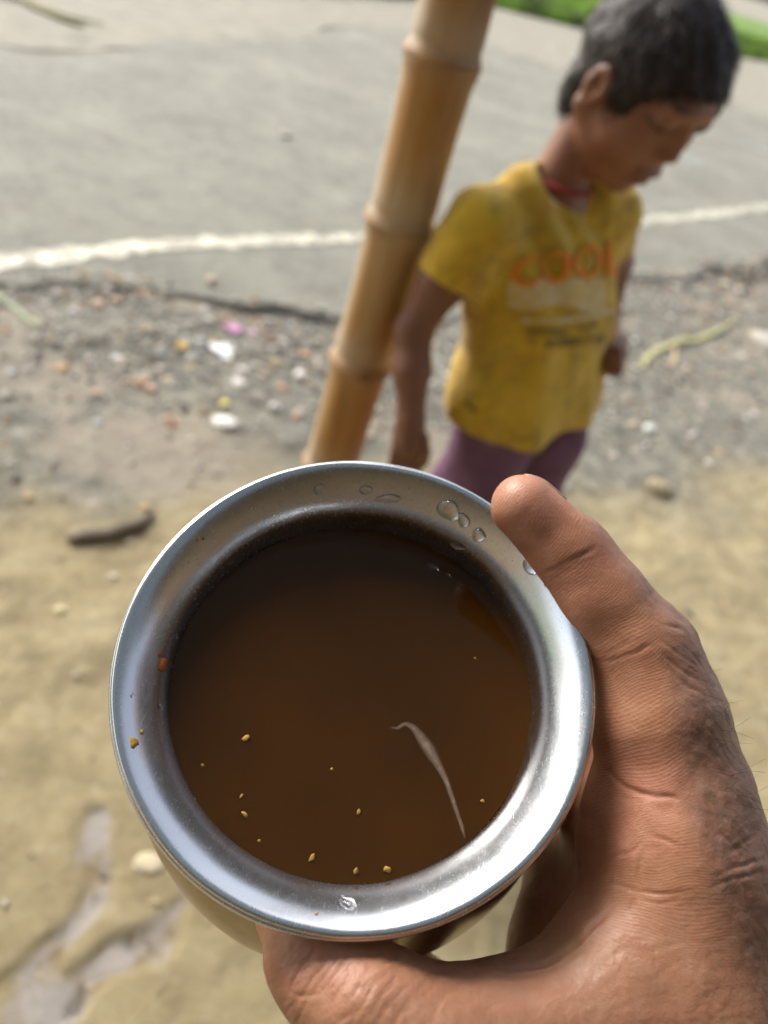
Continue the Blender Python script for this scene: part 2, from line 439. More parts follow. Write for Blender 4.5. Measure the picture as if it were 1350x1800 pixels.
# puddle channels near the stall, as polylines on the ground (pixel, half width px)
chan = [[(172, 1440, 24), (165, 1500, 36), (175, 1560, 34), (150, 1610, 24), (105, 1665, 30), (70, 1720, 46), (40, 1790, 60), (10, 1870, 80)],
        [(320, 1585, 10), (290, 1625, 26), (265, 1660, 38), (210, 1680, 34), (160, 1715, 34), (110, 1745, 50), (70, 1790, 60)]]
chan_g = []
for c in chan:
    pts = catmull([(*G(x, y)[:2], 0.8 * r * 0.95 / 1350) for x, y, r in c], 8); chan_g.append(pts)
def chan_mask(p):
    m = np.zeros(len(p))
    for c in chan_g:
        for x, y, r in c:
            d = np.hypot(p[:, 0] - x, p[:, 1] - y)
            m = np.maximum(m, 1 - sstep(r * 0.3, r * 1.9, d))
    return m
PUD = (G(130, 1690) + G(200, 1600)) / 2
pud_c = [(1215, 278, 50, 20), (1345, 262, 40, 16), (1275, 214, 55, 9), (1310, 245, 70, 8), (1150, 300, 40, 10)]

# near ground: one sheet, finely displaced by the stall and coarse out to the horizon
def ground_height(p):
    z = 0.012 * fbm(p * [2.2, 2.2, 1], 3) + 0.005 * fbm(p * [9, 9, 1] + 5, 4) + 0.0022 * fbm(p * [40, 40, 1] + 9, 2)
    s = (p - O0) @ RD; t = (p - O0) @ RN
    de = t - np.interp(s, edge_s[:, 0], edge_s[:, 1]); near = 1 - sstep(0.06, 0.22, de)
    z = z * (1 - 0.85 * sstep(-0.4, -0.05, de)); z = z * near - 0.02 * (1 - near)
    gr = sstep(-1.25, -0.35, t - line_t(s)) * near
    nearp = 1 - sstep(0.8, 1.0, np.hypot((p[:, 0] - PUD[0]) / 0.42, (p[:, 1] - PUD[1]) / 0.34))
    z = z * (1 - nearp) + (0.5 * np.abs(z) + 0.001) * nearp
    gr = gr * (1 - 0.85 * sstep(-0.25, 0.0, de))
    z = z + gr * (0.006 * fbm(p * [24, 24, 1], 3) + 0.010 * fbm(p * [6, 6, 1] + 31, 2))
    cm = chan_mask(p)
    c2 = sstep(0.15, 0.75, cm + 0.5 * fbm(p * [26, 26, 1] + 7, 4) * (cm > 0.02))
    z = z * (1 - c2) + c2 * (-0.0022 + 0.0035 * fbm(p * [30, 30, 1] + 2, 3))
    return z, gr, cm
gx = np.concatenate([np.linspace(-2.6, -1.1, 100)[:-1], np.linspace(-1.1, 2.6, 420)])
gy = np.linspace(-0.6, 4.2, 520)
GX, GY = np.meshgrid(gx, gy, indexing='ij')
Vg = np.stack([GX.ravel(), GY.ravel(), np.zeros(GX.size)], 1)
zz, gr, cm = ground_height(Vg)
Vg[:, 2] = zz
s_g = (Vg - O0) @ RD
tb_ = np.interp(s_g, [-1.8, -1.2, -0.2, 0.7], [-1.05, -1.38, -1.85, -2.0])
gmask = sstep(-0.16, 0.26, (Vg - O0) @ RN - tb_ + 0.17 * fbm(Vg * [3.1, 3.1, 0] + 4, 5))
pale = sstep(0.15, 0.7, fbm(Vg * [4.2, 4.2, 0] + 40, 4)) * 0.7 * gmask
# pale broken concrete patch on the right and trampled mud on the left
for (x, y, r) in ((1335, 600, 0.13), (1290, 520, 0.10), (330, 800, 0.20), (250, 760, 0.12)):
    c0 = G(x, y); d = np.hypot(Vg[:, 0] - c0[0], Vg[:, 1] - c0[1])
    pale = np.maximum(pale, (1 - sstep(r * 0.5, r * 1.3, d + 0.05 * fbm(Vg * [14, 14, 0], 3))) * 0.85)
nx, ny = GX.shape
ii = (np.arange(nx - 1)[:, None] * ny + np.arange(ny - 1)[None]).ravel()
Fg = np.stack([ii, ii + ny, ii + ny + 1, ii + 1], 1)
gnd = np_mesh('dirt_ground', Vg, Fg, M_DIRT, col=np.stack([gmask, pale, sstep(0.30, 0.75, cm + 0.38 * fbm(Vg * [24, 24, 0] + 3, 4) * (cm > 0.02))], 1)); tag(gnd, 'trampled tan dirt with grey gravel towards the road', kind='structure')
fv = np.array([(-400, -300, -0.06), (500, -300, -0.06), (500, 700, -0.06), (-400, 700, -0.06)])
tag(np_mesh('far_ground', fv, np.array([[0, 1, 2, 3]]), M_SAND), 'flat ground reaching the horizon', kind='structure')

# road: raised sheet with a broken near edge and a real edge thickness
def strip(name, s0, s1, ns, t0f, t1f, nt, zf, mat, skirt=None):
    s = np.linspace(s0, s1, ns); u = np.linspace(0, 1, nt)
    t0, t1 = t0f(s), t1f(s)
    T_ = t0[:, None] + (t1 - t0)[:, None] * u[None]
    Pn = O0 + s[:, None, None] * RD + T_[..., None] * RN
    Pn = Pn.reshape(-1, 3); Pn[:, 2] = zf(Pn)
    rows = nt
    if skirt:
        Sk = Pn.reshape(ns, nt, 3)[:, :1].copy(); Sk[..., 2] -= skirt; Sk[..., :2] -= 0.006 * RN[:2]
        Pn = np.concatenate([Sk, Pn.reshape(ns, nt, 3)], 1).reshape(-1, 3); rows = nt + 1
    ii = (np.arange(ns - 1)[:, None] * rows + np.arange(rows - 1)[None]).ravel()
    return np_mesh(name, Pn, np.stack([ii, ii + rows, ii + rows + 1, ii + 1], 1), mat)
def road_z(p):
    q0 = p - O0; sE = q0 @ RD; inn_ = sstep(0, 0.5, q0 @ RN - np.interp(sE, edge_s[:, 0], edge_s[:, 1]))
    lipz = 0.007 + 0.022 * np.exp(-((sE + 0.72) / 0.22) ** 2)
    z = lipz * (1 - inn_) + 0.026 * inn_ + 0.004 * fbm(p * [3, 3, 0], 3) + 0.0012 * fbm(p * [30, 30, 0], 2)
    for (x, y, a, b) in pud_c:
        c0 = G(x, y, 0.03); q = p - c0
        sx = a * 1.3 * 3.6 / 1350; sy = b * 1.3 * 6.2 / 1350
        z = z - 0.016 * np.exp(-((q @ RD / sx) ** 2 + (q @ RN / sy) ** 2) * 1.2)
    return z
road = strip('asphalt_road', -9, 22, 900, edge_t, far_t, 170, road_z, M_ASPH, skirt=0.05)
tag(road, 'dusty grey asphalt road with a crumbled near edge', kind='structure')
sh = strip('road_shoulder', -9, 22, 160, lambda s: far_t(s) - 0.2 + 0.12 * fbm(np.stack([s * 2.5, s * 0, s * 0], 1), 5), lambda s: grs_t(s) + 0.4, 24, lambda p: 0.029 + 0.006 * fbm(p * [2.5, 2.5, 0], 4), M_SAND)
tag(sh, 'pale sandy far shoulder of the road', kind='structure')
mdw = strip('meadow', -30, 60, 120, lambda s: grs_t(s) + 0.35, lambda s: grs_t(s) + 60, 20, lambda p: 0.03 + 0.03 * fbm(p * [0.5, 0.5, 0], 3), flat('meadow_soil', (0.12, 0.21, 0.02), 0.9, 4, 0.55))
tag(mdw, 'green field beyond the road', kind='structure')
# the painted edge line: a sheet 4 mm above the asphalt, ragged
def lw(s, sg): return line_t(s) + sg * (0.045 + 0.022 * fbm(np.stack([s * 26, s * 0 + sg * 5, s * 0], 1), 4))
ln = strip('road_line', lin_s[0, 0] - 1.5, 14, 700, lambda s: lw(s, -1), lambda s: lw(s, 1), 8, lambda p: road_z(p) + 0.004, M_LINE)
tag(ln, 'worn cream white edge line painted along the asphalt', kind='structure')
# water lying in the hollows of the road and in the mud by the stall
def sheet(name, c, rx, ry, ax, z, label):
    n = 40; t = np.linspace(0, 2 * math.pi, n, endpoint=False)
    ay = np.array([-ax[1], ax[0], 0])
    V = [np.array([c[0], c[1], z])] + [np.array([c[0], c[1], z]) + math.cos(u) * rx * ax + math.sin(u) * ry * ay for u in t]
    F = [(0, 1 + i, 1 + (i + 1) % n) for i in range(n)]
    return tag(poly_mesh(name, V, F, M_WATER), label, kind='structure')
cpt = G(1270, 262, 0.03); sheet('puddle', cpt, 1.2, 1.0, RD, 0.0205, 'rain water standing in shallow road hollows')
sheet('puddle', PUD, 0.40, 0.32, np.array([1.0, 0, 0]), -0.0045, 'spilled water in the muddy runnels beside the stall')

# grass along the far side
def grass(n, s0, s1, depth, hmin, hmax):
    s = rng.uniform(s0, s1, n); t = grs_t(s) + 0.12 * fbm(np.stack([s * 1.7, s * 0, s * 0], 1), 3) + depth * rng.random(n) ** 1.6
    b = O0 + s[:, None] * RD + t[:, None] * RN; b[:, 2] = 0.03
    hh = rng.uniform(hmin, hmax, n) * (0.6 + 0.5 * (vnoise(b * [1.3, 1.3, 0]) + 1)) * (0.5 + 0.5 * sstep(0, 0.5, t - grs_t(s)))
    az = rng.uniform(0, 6.283, n); wd = 0.006 + 0.006 * rng.random(n)
    lean = rng.uniform(0.1, 0.6, n)
    d = np.stack([np.cos(az), np.sin(az), 0 * az], 1); e = np.stack([-np.sin(az), np.cos(az), 0 * az], 1)
    up = np.array([0, 0, 1.0])
    v0 = b - e * wd[:, None]; v1 = b + e * wd[:, None]
    m = b + up * (hh * 0.6)[:, None] + d * (hh * lean * 0.35)[:, None]
    v2 = m - e * wd[:, None] * 0.7; v3 = m + e * wd[:, None] * 0.7
    tip = b + up * hh[:, None] + d * (hh * lean)[:, None]
    v4 = tip - e * wd[:, None] * 0.1; v5 = tip + e * wd[:, None] * 0.1
    V = np.stack([v0, v1, v3, v2, v5, v4], 1).reshape(-1, 3)
    k = np.arange(n) * 6
    F = np.concatenate([np.stack([k, k + 1, k + 2, k + 3], 1), np.stack([k + 3, k + 2, k + 4, k + 5], 1)])
    c1 = np.array([0.12, 0.25, 0.012]); c2 = np.array([0.24, 0.37, 0.022]); c3 = np.array([0.34, 0.32, 0.10])
    u = rng.random(n)[:, None]; c = c1 * (1 - u) + c2 * u
    c = np.where(rng.random((n, 1)) < 0.07, c3, c)
    c = c * (1 + 0.8 * fbm(b * [2.6, 2.6, 0], 3))[:, None].clip(0.3, 1.7)
    return V, F, np.repeat(c, 6, 0)
Vv, Ff, Cc = grass(110000, 3, 24, 4.0, 0.10, 0.34)
tag(np_mesh('grass', Vv, Ff, M_GRASS, col=Cc, smooth=False), 'bright green grass growing along the far side of the road', 'grass', kind='stuff')

# gravel and grit: far too many to count, one object
def pebbles(n, pos, rad, cols):
    bm = bmesh.new(); bmesh.ops.create_icosphere(bm, subdivisions=1, radius=1)
    bv = np.array([v.co[:] for v in bm.verts]); bf = np.array([[v.index for v in f.verts] for f in bm.faces]); bm.free()
    k = len(bv)
    ang = rng.uniform(0, 6.283, n); sc = rng.uniform(0.55, 1.25, (n, 1, 3)) * [1, 1, 0.62]
    V = bv[None] * sc * (1 + 0.16 * rng.standard_normal((n, k, 1)))
    ca, sa = np.cos(ang)[:, None], np.sin(ang)[:, None]
    V = np.stack([V[..., 0] * ca - V[..., 1] * sa, V[..., 0] * sa + V[..., 1] * ca, V[..., 2]], -1) * rad[:, None, None] + pos[:, None]
    F = bf[None] + (np.arange(n) * k)[:, None, None]
    return V.reshape(-1, 3), F.reshape(-1, 3), np.repeat(cols, k, 0)
n = 15000
s = rng.uniform(-3.6, 3.4, n); tt_ = line_t(s)
u = rng.random(n)
t = edge_t(s) + 0.05 - np.abs(rng.normal(0, 0.42, n))
pp = O0 + s[:, None] * RD + t[:, None] * RN
keep = (pp[:, 0] > -2.5) & (pp[:, 0] < 2.5) & (pp[:, 1] > 0.2) & (vnoise(pp * [5, 5, 0]) + rng.normal(0, .5, n) > -0.3)
pp = pp[keep]; n = len(pp)
zr = ground_height(pp)[0]
tr = (pp - O0) @ RN - edge_t((pp - O0) @ RD)
pp[:, 2] = np.where(tr > 0, 0.028, zr) + 0.002
rad = np.exp(rng.normal(math.log(0.0068), 0.52, n)).clip(0.002, 0.019)
pal = np.array([(0.30, 0.27, 0.22), (0.20, 0.18, 0.15), (0.42, 0.37, 0.30), (0.10, 0.09, 0.08), (0.45, 0.28, 0.16), (0.60, 0.56, 0.50), (0.38, 0.22, 0.13), (0.26, 0.27, 0.25), (0.52, 0.40, 0.24)])
cols = pal[rng.choice(len(pal), n, p=[.13, .14, .14, .20, .10, .12, .06, .05, .06])] * rng.uniform(.75, 1.2, (n, 1))
Vp, Fp, Cp = pebbles(n, pp, rad, cols)
tag(np_mesh('gravel', Vp, Fp, M_PEB, col=Cp, smooth=False), 'loose mixed gravel and grit along the crumbled road edge', 'gravel', kind='stuff')
n = 1500
pp = np.stack([rng.uniform(-1.1, 1.6, n), rng.uniform(-0.2, 2.0, n), np.zeros(n)], 1)
pp[:, 2] = ground_height(pp)[0] + 0.001
rad = np.exp(rng.normal(math.log(0.0028), 0.5, n)).clip(0.0012, 0.010)
cols = np.array([(0.40, 0.32, 0.19), (0.27, 0.21, 0.12), (0.46, 0.40, 0.30)])[rng.integers(0, 3, n)]
Vp, Fp, Cp = pebbles(n, pp, rad, cols)
tag(np_mesh('grit', Vp, Fp, M_PEB, col=Cp, smooth=False), 'fine tan grit scattered over the dirt', 'grit', kind='stuff')

# ------------------------------------------------------------------ unseen roof and walls, added round the camera to shape light and reflections
def slab(name, corners, th, nu, nv, wave, mat):
    c = [np.asarray(x, float) for x in corners]
    V = []; nn = nrm(np.cross(c[1] - c[0], c[3] - c[0]))
    for sd_ in (0, 1):
        for i in range(nu + 1):
            for j in range(nv + 1):
                a, b = i / nu, j / nv
                p = (c[0] * (1 - a) + c[1] * a) * (1 - b) + (c[3] * (1 - a) + c[2] * a) * b
                V.append(p + nn * (th * sd_ + wave * math.sin(a * 23 + 1.7 * math.sin(b * 5))))
    F = []; k = (nu + 1) * (nv + 1)
    def id(i, j, sd_): return sd_ * k + i * (nv + 1) + j
    for i in range(nu):
        for j in range(nv):
            F.append((id(i, j, 1), id(i + 1, j, 1), id(i + 1, j + 1, 1), id(i, j + 1, 1)))
            F.append((id(i, j, 0), id(i, j + 1, 0), id(i + 1, j + 1, 0), id(i + 1, j, 0)))
    for i in range(nu):
        F.append((id(i, 0, 0), id(i + 1, 0, 0), id(i + 1, 0, 1), id(i, 0, 1))); F.append((id(i, nv, 0), id(i, nv, 1), id(i + 1, nv, 1), id(i + 1, nv, 0)))
    for j in range(nv):
        F.append((id(0, j, 0), id(0, j, 1), id(0, j + 1, 1), id(0, j + 1, 0))); F.append((id(nu, j, 0), id(nu, j + 1, 0), id(nu, j + 1, 1), id(nu, j, 1)))
    return poly_mesh(name, V, F, mat, smooth=False)
def sheet_roof(name, c, th, nu, nv, wave, mat):
    c = [np.asarray(x, float) for x in c]; V = []
    for i in range(nu + 1):
        for j in range(nv + 1):
            a, b = i / nu, j / nv
            p = (c[0] * (1 - a) + c[1] * a) * (1 - b) + (c[3] * (1 - a) + c[2] * a) * b
            V.append(p + np.array([0, 0, wave * math.sin(a * 23 + 1.7 * math.sin(b * 5)) - 0.05 * math.sin(math.pi * ((a * 4) % 1)) * math.sin(math.pi * b)]))
    F = [(i * (nv + 1) + j, (i + 1) * (nv + 1) + j, (i + 1) * (nv + 1) + j + 1, i * (nv + 1) + j + 1) for i in range(nu) for j in range(nv)]
    return poly_mesh(name, V, F, mat)
Tp = Mat('unseen_tarpaulin', (0.15, 0.18, 0.21), 0.7)      # translucency and blue tint chosen for fill light and rim reflections
tr_ = Tp.n('ShaderNodeBsdfTranslucent'); tr_.inputs['Color'].default_value = (0.14, 0.17, 0.20, 1)
ms_ = Tp.n('ShaderNodeMixShader'); ms_.inputs[0].default_value = 0.5
Tp.l(Tp.b.outputs[0], ms_.inputs[1]); Tp.l(tr_.outputs[0], ms_.inputs[2])
Tp.l(ms_.outputs[0], Tp.t.nodes['Material Output'].inputs['Surface']); M_UNSEEN_TARP = Tp.m
M_WALL = flat('unseen_wall_brown', (0.24, 0.17, 0.10), 0.8, 30)
ROOF = sheet_roof('unseen_roof', [(-2.6, 0.62, 2.05), (2.8, 0.62, 2.05), (2.8, -1.7, 2.5), (-2.6, -1.7, 2.5)], 0.012, 60, 24, 0.012, M_UNSEEN_TARP)  # unseen; front edge placed for the light and the reflections
tag(ROOF, 'unseen blue grey tarpaulin roof, added overhead to shape the light', 'roof')
BW = slab('unseen_wall', [(-2.6, -1.6, -0.05), (2.8, -1.6, -0.05), (2.8, -1.62, 2.47), (-2.6, -1.62, 2.47)], 0.02, 40, 6, 0.004, M_WALL)  # unseen back wall, added to darken what the rim reflects
tag(BW, 'unseen brown wall added at the back to darken the rim reflection', 'wall')

SW = slab('unseen_wall', [(1.5, -1.58, -0.05), (1.5, 0.42, -0.05), (1.5, 0.42, 2.0), (1.5, -1.58, 2.38)], 0.02, 40, 6, 0.004, M_WALL)  # unseen side wall, added to keep bright sky out of the rim's reflection
tag(SW, 'unseen brown wall added on the right to darken the rim reflection', 'wall')

# ------------------------------------------------------------------ bamboo pole
pc = [(875, -330, 0.0), (790, 0, 0), (706, 380, 0), (628, 620, 0), (586, 800, 0)]
PY = 0.93
b0, _ = VY(797, 0, PY); b1, _ = VY(586, 800, PY + 0.02)
dirp = nrm(b0 - b1)
base = b1 + dirp * ((-0.25 - b1[2]) / dirp[2]); topp = b1 + dirp * ((1.955 - b1[2]) / dirp[2])
nodes_px = [(776, 96), (697, 385), (626, 630)]
def param_of(px, py):
    best = min(np.linspace(0, 1, 4000), key=lambda t: abs(PIX(base + (topp - base) * t)[1] - py)); return best
nod = [param_of(x, y) for x, y in nodes_px]
Ltot = np.linalg.norm(topp - base)
gap = nod[1] - nod[2]
allnod = [nod[2] - gap * 0.95 * k for k in (4, 3, 2, 1)] + [nod[2], nod[1], nod[0]] + [nod[0] + gap * 1.1 * k for k in (1, 2, 3, 4)]
allnod = [t for t in allnod if 0.01 < t < 0.985]
pole = bpy.data.objects.new('bamboo_pole', None); pole.location = Vector(base); COL.objects.link(pole)
tag(pole, 'upright yellow brown bamboo pole standing between the pot and the road', 'pole')
ax = dirp; e1 = nrm(np.cross(ax, [0, 1, 0])); e2 = np.cross(ax, e1)
def pole_r(t):
    r = 0.0385 - 0.001 * t
    for k in allnod:
        d = (t - k) * Ltot
        r = r + 0.0034 * np.exp(-((d + 0.004) / 0.012) ** 2) * (1 if True else 0) - 0.0016 * np.exp(-((d - 0.012) / 0.006) ** 2)
        r = r + 0.0015 * np.exp(-(d / 0.05) ** 2)
    return r
ts = np.unique(np.concatenate([np.linspace(0, 1, 300)] + [k + np.linspace(-0.03, 0.03, 40) for k in allnod])); ts = ts[(ts >= 0) & (ts <= 1)]
SEG = 48
U = np.linspace(0, 2 * math.pi, SEG, endpoint=False)
V = []; T3 = []
for t in ts:
    c0 = base + (topp - base) * t + 0.006 * math.sin(t * 9) * e1
    r = pole_r(t)
    V.append(c0 + r * (np.cos(U)[:, None] * e1 + np.sin(U)[:, None] * e2))
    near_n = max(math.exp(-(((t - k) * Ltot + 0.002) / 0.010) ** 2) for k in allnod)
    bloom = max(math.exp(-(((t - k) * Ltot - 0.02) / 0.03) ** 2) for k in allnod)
    T3 += [(min(1, 0.45 * bloom + 0.8 * max(0, (u_ - 0.35) / 0.65)), 0.55 * near_n, 0) for u_ in (np.cos(U) * e1[0] + np.sin(U) * e2[0]) * -0.9 + (np.cos(U) * e1[1] + np.sin(U) * e2[1]) * 0.15]  # bloom at the joints; left side paler, weathering and side light painted together
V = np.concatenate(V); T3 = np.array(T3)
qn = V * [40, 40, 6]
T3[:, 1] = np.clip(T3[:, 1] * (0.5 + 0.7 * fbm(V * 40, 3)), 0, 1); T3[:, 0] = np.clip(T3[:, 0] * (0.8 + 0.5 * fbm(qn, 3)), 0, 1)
V += ((0.0007 * fbm(V * [60, 60, 5], 3)))[:, None] * np.tile(np.cos(U)[:, None] * e1 + np.sin(U)[:, None] * e2, (len(ts), 1))
m_ = len(ts)
ii = (np.arange(m_ - 1)[:, None] * SEG + np.arange(SEG)[None]).ravel(); jj = (np.arange(m_ - 1)[:, None] * SEG + ((np.arange(SEG) + 1) % SEG)[None]).ravel()
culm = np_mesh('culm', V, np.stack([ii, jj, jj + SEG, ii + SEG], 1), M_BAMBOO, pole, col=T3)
for k in allnod:      # the raised scar ring round each joint
    c0 = base + (topp - base) * k + 0.006 * math.sin(k * 9) * e1; r = pole_r(k) + 0.0006
    ring = [c0 + (r + 0.0005 * math.sin(5 * u)) * (math.cos(u) * e1 + math.sin(u) * e2) for u in np.linspace(0, 2 * math.pi, 49)]
    Vt, Ft = tube(ring, 0.0014, 6); poly_mesh('joint_ring', Vt, Ft, M_BAMBOO, pole)

# ================================================================== THE POT
PC = EYE + (-0.0066) * RT + (-0.0378) * UP + 0.19 * VIEW
PN = nrm(0.066 * RT + 0.471 * UP - 0.879 * VIEW)
PE1 = nrm(np.cross(PN, np.array([0, 0, 1.0]))); PE2 = np.cross(PN, PE1)
prof = catmull([(0.0592, -0.0009), (0.0584, 0.0001), (0.0570, -0.0005), (0.0548, -0.0024), (0.0525, -0.0050), (0.0503, -0.0080), (0.0487, -0.0112), (0.0479, -0.0146), (0.0477, -0.0182),
        (0.0484, -0.0222), (0.0508, -0.0285), (0.0556, -0.0365), (0.0612, -0.0465), (0.0660, -0.0585), (0.0683, -0.0725), (0.0676, -0.0865), (0.0638, -0.1000),
        (0.0550, -0.1115), (0.0440, -0.1185), (0.0300, -0.1215), (0.0100, -0.1222), (0.0, -0.1222)], 7)
prof[:, 0] = prof[:, 0].clip(0)
tg = np.gradient(prof, axis=0); tg /= np.linalg.norm(tg, axis=1)[:, None]
pnr = np.stack([-tg[:, 1], tg[:, 0]], 1)                      # points to the outside of the wall
inner = prof - pnr * 0.00035; outer = prof + pnr * 0.00035
inner[:, 0] = inner[:, 0].clip(0); outer[:, 0] = outer[:, 0].clip(0); inner[-1, 0] = outer[-1, 0] = 0
def pot_pt(r, h, u): return PC + PN * h + r * (math.cos(u) * PE1 + math.sin(u) * PE2)
def lathe(pr, seg=256, dent=None):
    u = np.linspace(0, 2 * math.pi, seg, endpoint=False)
    V = PC + PN * pr[:, 1][:, None, None] + pr[:, 0][:, None, None] * (np.cos(u)[None, :, None] * PE1 + np.sin(u)[None, :, None] * PE2)
    n = len(pr)
    i = (np.arange(n - 1)[:, None] * seg + np.arange(seg)[None]).ravel(); j = (np.arange(n - 1)[:, None] * seg + ((np.arange(seg) + 1) % seg)[None]).ravel()
    return V.reshape(-1, 3), np.stack([i, j, j + seg, i + seg], 1)
loop = np.concatenate([inner[::-1], outer])
Vb, Fb = lathe(loop)
# hand-beaten unevenness
qb = Vb - PC; hb = qb @ PN
radial = qb - hb[:, None] * PN; rl = np.linalg.norm(radial, axis=1)[:, None] + 1e-9
Vb = Vb + radial / rl * (0.00022 * fbm(Vb * [38, 38, 38], 3))[:, None] + PN * (0.00016 * fbm(Vb * [30, 30, 30] + 9, 2))[:, None]
pot = bpy.data.objects.new('metal_pot', None); pot.location = Vector(PC + PN * -0.1222); COL.objects.link(pot)
tag(pot, 'round steel pot with a flared rim full of brown tea, held in a hand', 'pot')
body = np_mesh('body', Vb, Fb[:, ::-1], M_STEEL, pot)
Kd = Mat('tea_stained_steel', (0.30, 0.22, 0.14), 0.55, Metallic=0.5)
Kd.base(Kd.ramp(Kd.noise(120, 5), [(0.3, (0.24, 0.16, 0.09)), (0.7, (0.36, 0.28, 0.19))])); body.data.materials.append(Kd.m)
mi_ = np.zeros(len(Fb), np.int32); fr_ = np.arange(len(Fb)) // 256
hmid = (loop[fr_, 1] + loop[np.minimum(fr_ + 1, len(loop) - 1), 1]) / 2
mi_[(fr_ < len(inner) - 1) & (hmid < -0.027)] = 1
Ke = Mat('gold_reflection_steel', (0.36, 0.29, 0.19), 0.26, Metallic=1.0)  # outer belly: darker golden reflection of the ground put into the base colour
Ke.base(Ke.ramp(Ke.noise(55, 5, 0.6), [(0.3, (0.30, 0.23, 0.14)), (0.7, (0.46, 0.38, 0.27))])); body.data.materials.append(Ke.m)
mi_[(fr_ >= len(inner)) & (hmid < -0.021)] = 2
body.data.polygons.foreach_set('material_index', mi_)
lip_c = [pot_pt(0.0589, -0.0012, u) for u in np.linspace(0, 2 * math.pi, 193)]
lp = np.array([(0.0590 + 0.0010 * math.cos(a), -0.0016 + 0.0013 * math.sin(a)) for a in np.linspace(0, 2 * math.pi, 13)])
Vl, Fl = lathe(lp); np_mesh('rolled_lip', Vl, Fl, M_STEEL, pot)
pot_bvh = bvh_of(body)

# outer outline of the pot as a signed distance, used to press the hand against it
po = np.vstack([[0, 0.0005], [0.0575, 0.0005], outer[4:]])
def pot_sd(p):
    q = p - PC; h = q @ PN; r = np.sqrt(np.maximum((q * q).sum(1) - h * h, 0))
    x = np.stack([r, h], 1)
    d = np.full(len(p), 1e9); ins = np.zeros(len(p), bool)
    A = po; Bq = np.roll(po, -1, 0)
    for a, b in zip(A, Bq):
        e = b - a; w_ = x - a; t = np.clip(w_ @ e / (e @ e + 1e-12), 0, 1)
        d = np.minimum(d, ((w_ - t[:, None] * e) ** 2).sum(1))
        c1 = (a[1] > x[:, 1]) != (b[1] > x[:, 1])
        with np.errstate(divide='ignore', invalid='ignore'):
            xc = (b[0] - a[0]) * (x[:, 1] - a[1]) / (b[1] - a[1] + 1e-15) + a[0]
        ins ^= c1 & (x[:, 0] < xc)
    return np.where(ins, -1, 1) * np.sqrt(d)

# tea: liquid filling the tilted pot, its surface tipped towards the rim
TEA_H = -0.0150
tea_o = PC + PN * TEA_H; ZUP = np.array([0, 0, 1.0])
TN = nrm(PN * 0.78 + ZUP * 0.22)              # tipped off level for an even fill and calmer reflections
seg = 128
inn = inner.copy()
Vt = []; NW = 26; NR = 14
for k in range(seg):
    u = 2 * math.pi * k / seg
    e = math.cos(u) * PE1 + math.sin(u) * PE2
    zs = np.array([(PC + PN * h + r * e - tea_o) @ TN for r, h in inn])
    i = np.where(zs > 0)[0]; i = i[-1] if len(i) else 0
    f = zs[i] / (zs[i] - zs[i + 1]); ct = inn[i] + f * (inn[i + 1] - inn[i])
    cp = PC + PN * ct[1] + ct[0] * e
    for j in range(NR): Vt.append(tea_o + (cp - tea_o) * ((j + 1) / NR))
    rest = np.vstack([ct, inn[i + 1:]]); L_ = np.concatenate([[0], np.cumsum(np.linalg.norm(np.diff(rest, axis=0), axis=1))])
    for j in range(1, NW):
        x = L_[-1] * j / NW
        r, h = np.interp(x, L_, rest[:, 0]), np.interp(x, L_, rest[:, 1])
        Vt.append(PC + PN * (h - 0.0001) + (r + 0.00015) * e)
per = NR + NW - 1
c_top = len(Vt); Vt.append(tea_o); c_bot = len(Vt); Vt.append(PC + PN * (-0.1223 + 0.0001))
Ft = []
for k in range(seg):
    a, b = k * per, ((k + 1) % seg) * per
    Ft.append((c_top, a, b))
    for j in range(per - 1): Ft.append((a + j, a + j + 1, b + j + 1, b + j))
    Ft.append((a + per - 1, c_bot, b + per - 1))
tea = poly_mesh('tea', Vt, Ft, M_TEA, smooth=False)
tag(tea, 'dark brown spiced tea filling the steel pot', 'tea')
def tea_hit(px, py):
    v = DIR(px, py); t = ((tea_o - EYE) @ TN) / (v @ TN); return EYE + v * t
def rim_hit(px, py):
    v = Vector(DIR(px, py)).normalized()
    h = pot_bvh.ray_cast(Vector(EYE), v)
    return (np.array(h[0]), np.array(h[1])) if h[0] else (None, None)

# crumbs of spice
M_CRUMB = flat('turmeric_crumb', (0.36, 0.20, 0.025), 0.7, 900, 0.4); M_CRUMB2 = flat('red_crumb', (0.42, 0.10, 0.015), 0.6, 900, 0.4)
def crumb(name, p, nrm_, r, mat, label, seed, group):
    rr = random.Random(seed)
    bm = bmesh.new(); bmesh.ops.create_icosphere(bm, subdivisions=2, radius=1)
    nn = Vector(nrm_); q = nn.to_track_quat('Z', 'Y').to_matrix()
    a = rr.uniform(0, 6.28); sx, sy = rr.uniform(0.8, 1.35), rr.uniform(0.55, 0.95)
    arr = np.array([v.co[:] for v in bm.verts]); nz = fbm(arr * 1.9 + seed * 7.7, 3)
    for v, f in zip(bm.verts, nz):
        c = v.co * (1 + 0.55 * f); c = Vector((c.x * sx, c.y * sy, c.z * 0.42))
        c = Vector((c.x * math.cos(a) - c.y * math.sin(a), c.x * math.sin(a) + c.y * math.cos(a), c.z))
        v.co = Vector(p) + q @ (c * r)
    return tag(bm_obj(name, bm, mat), label, 'crumb', group)
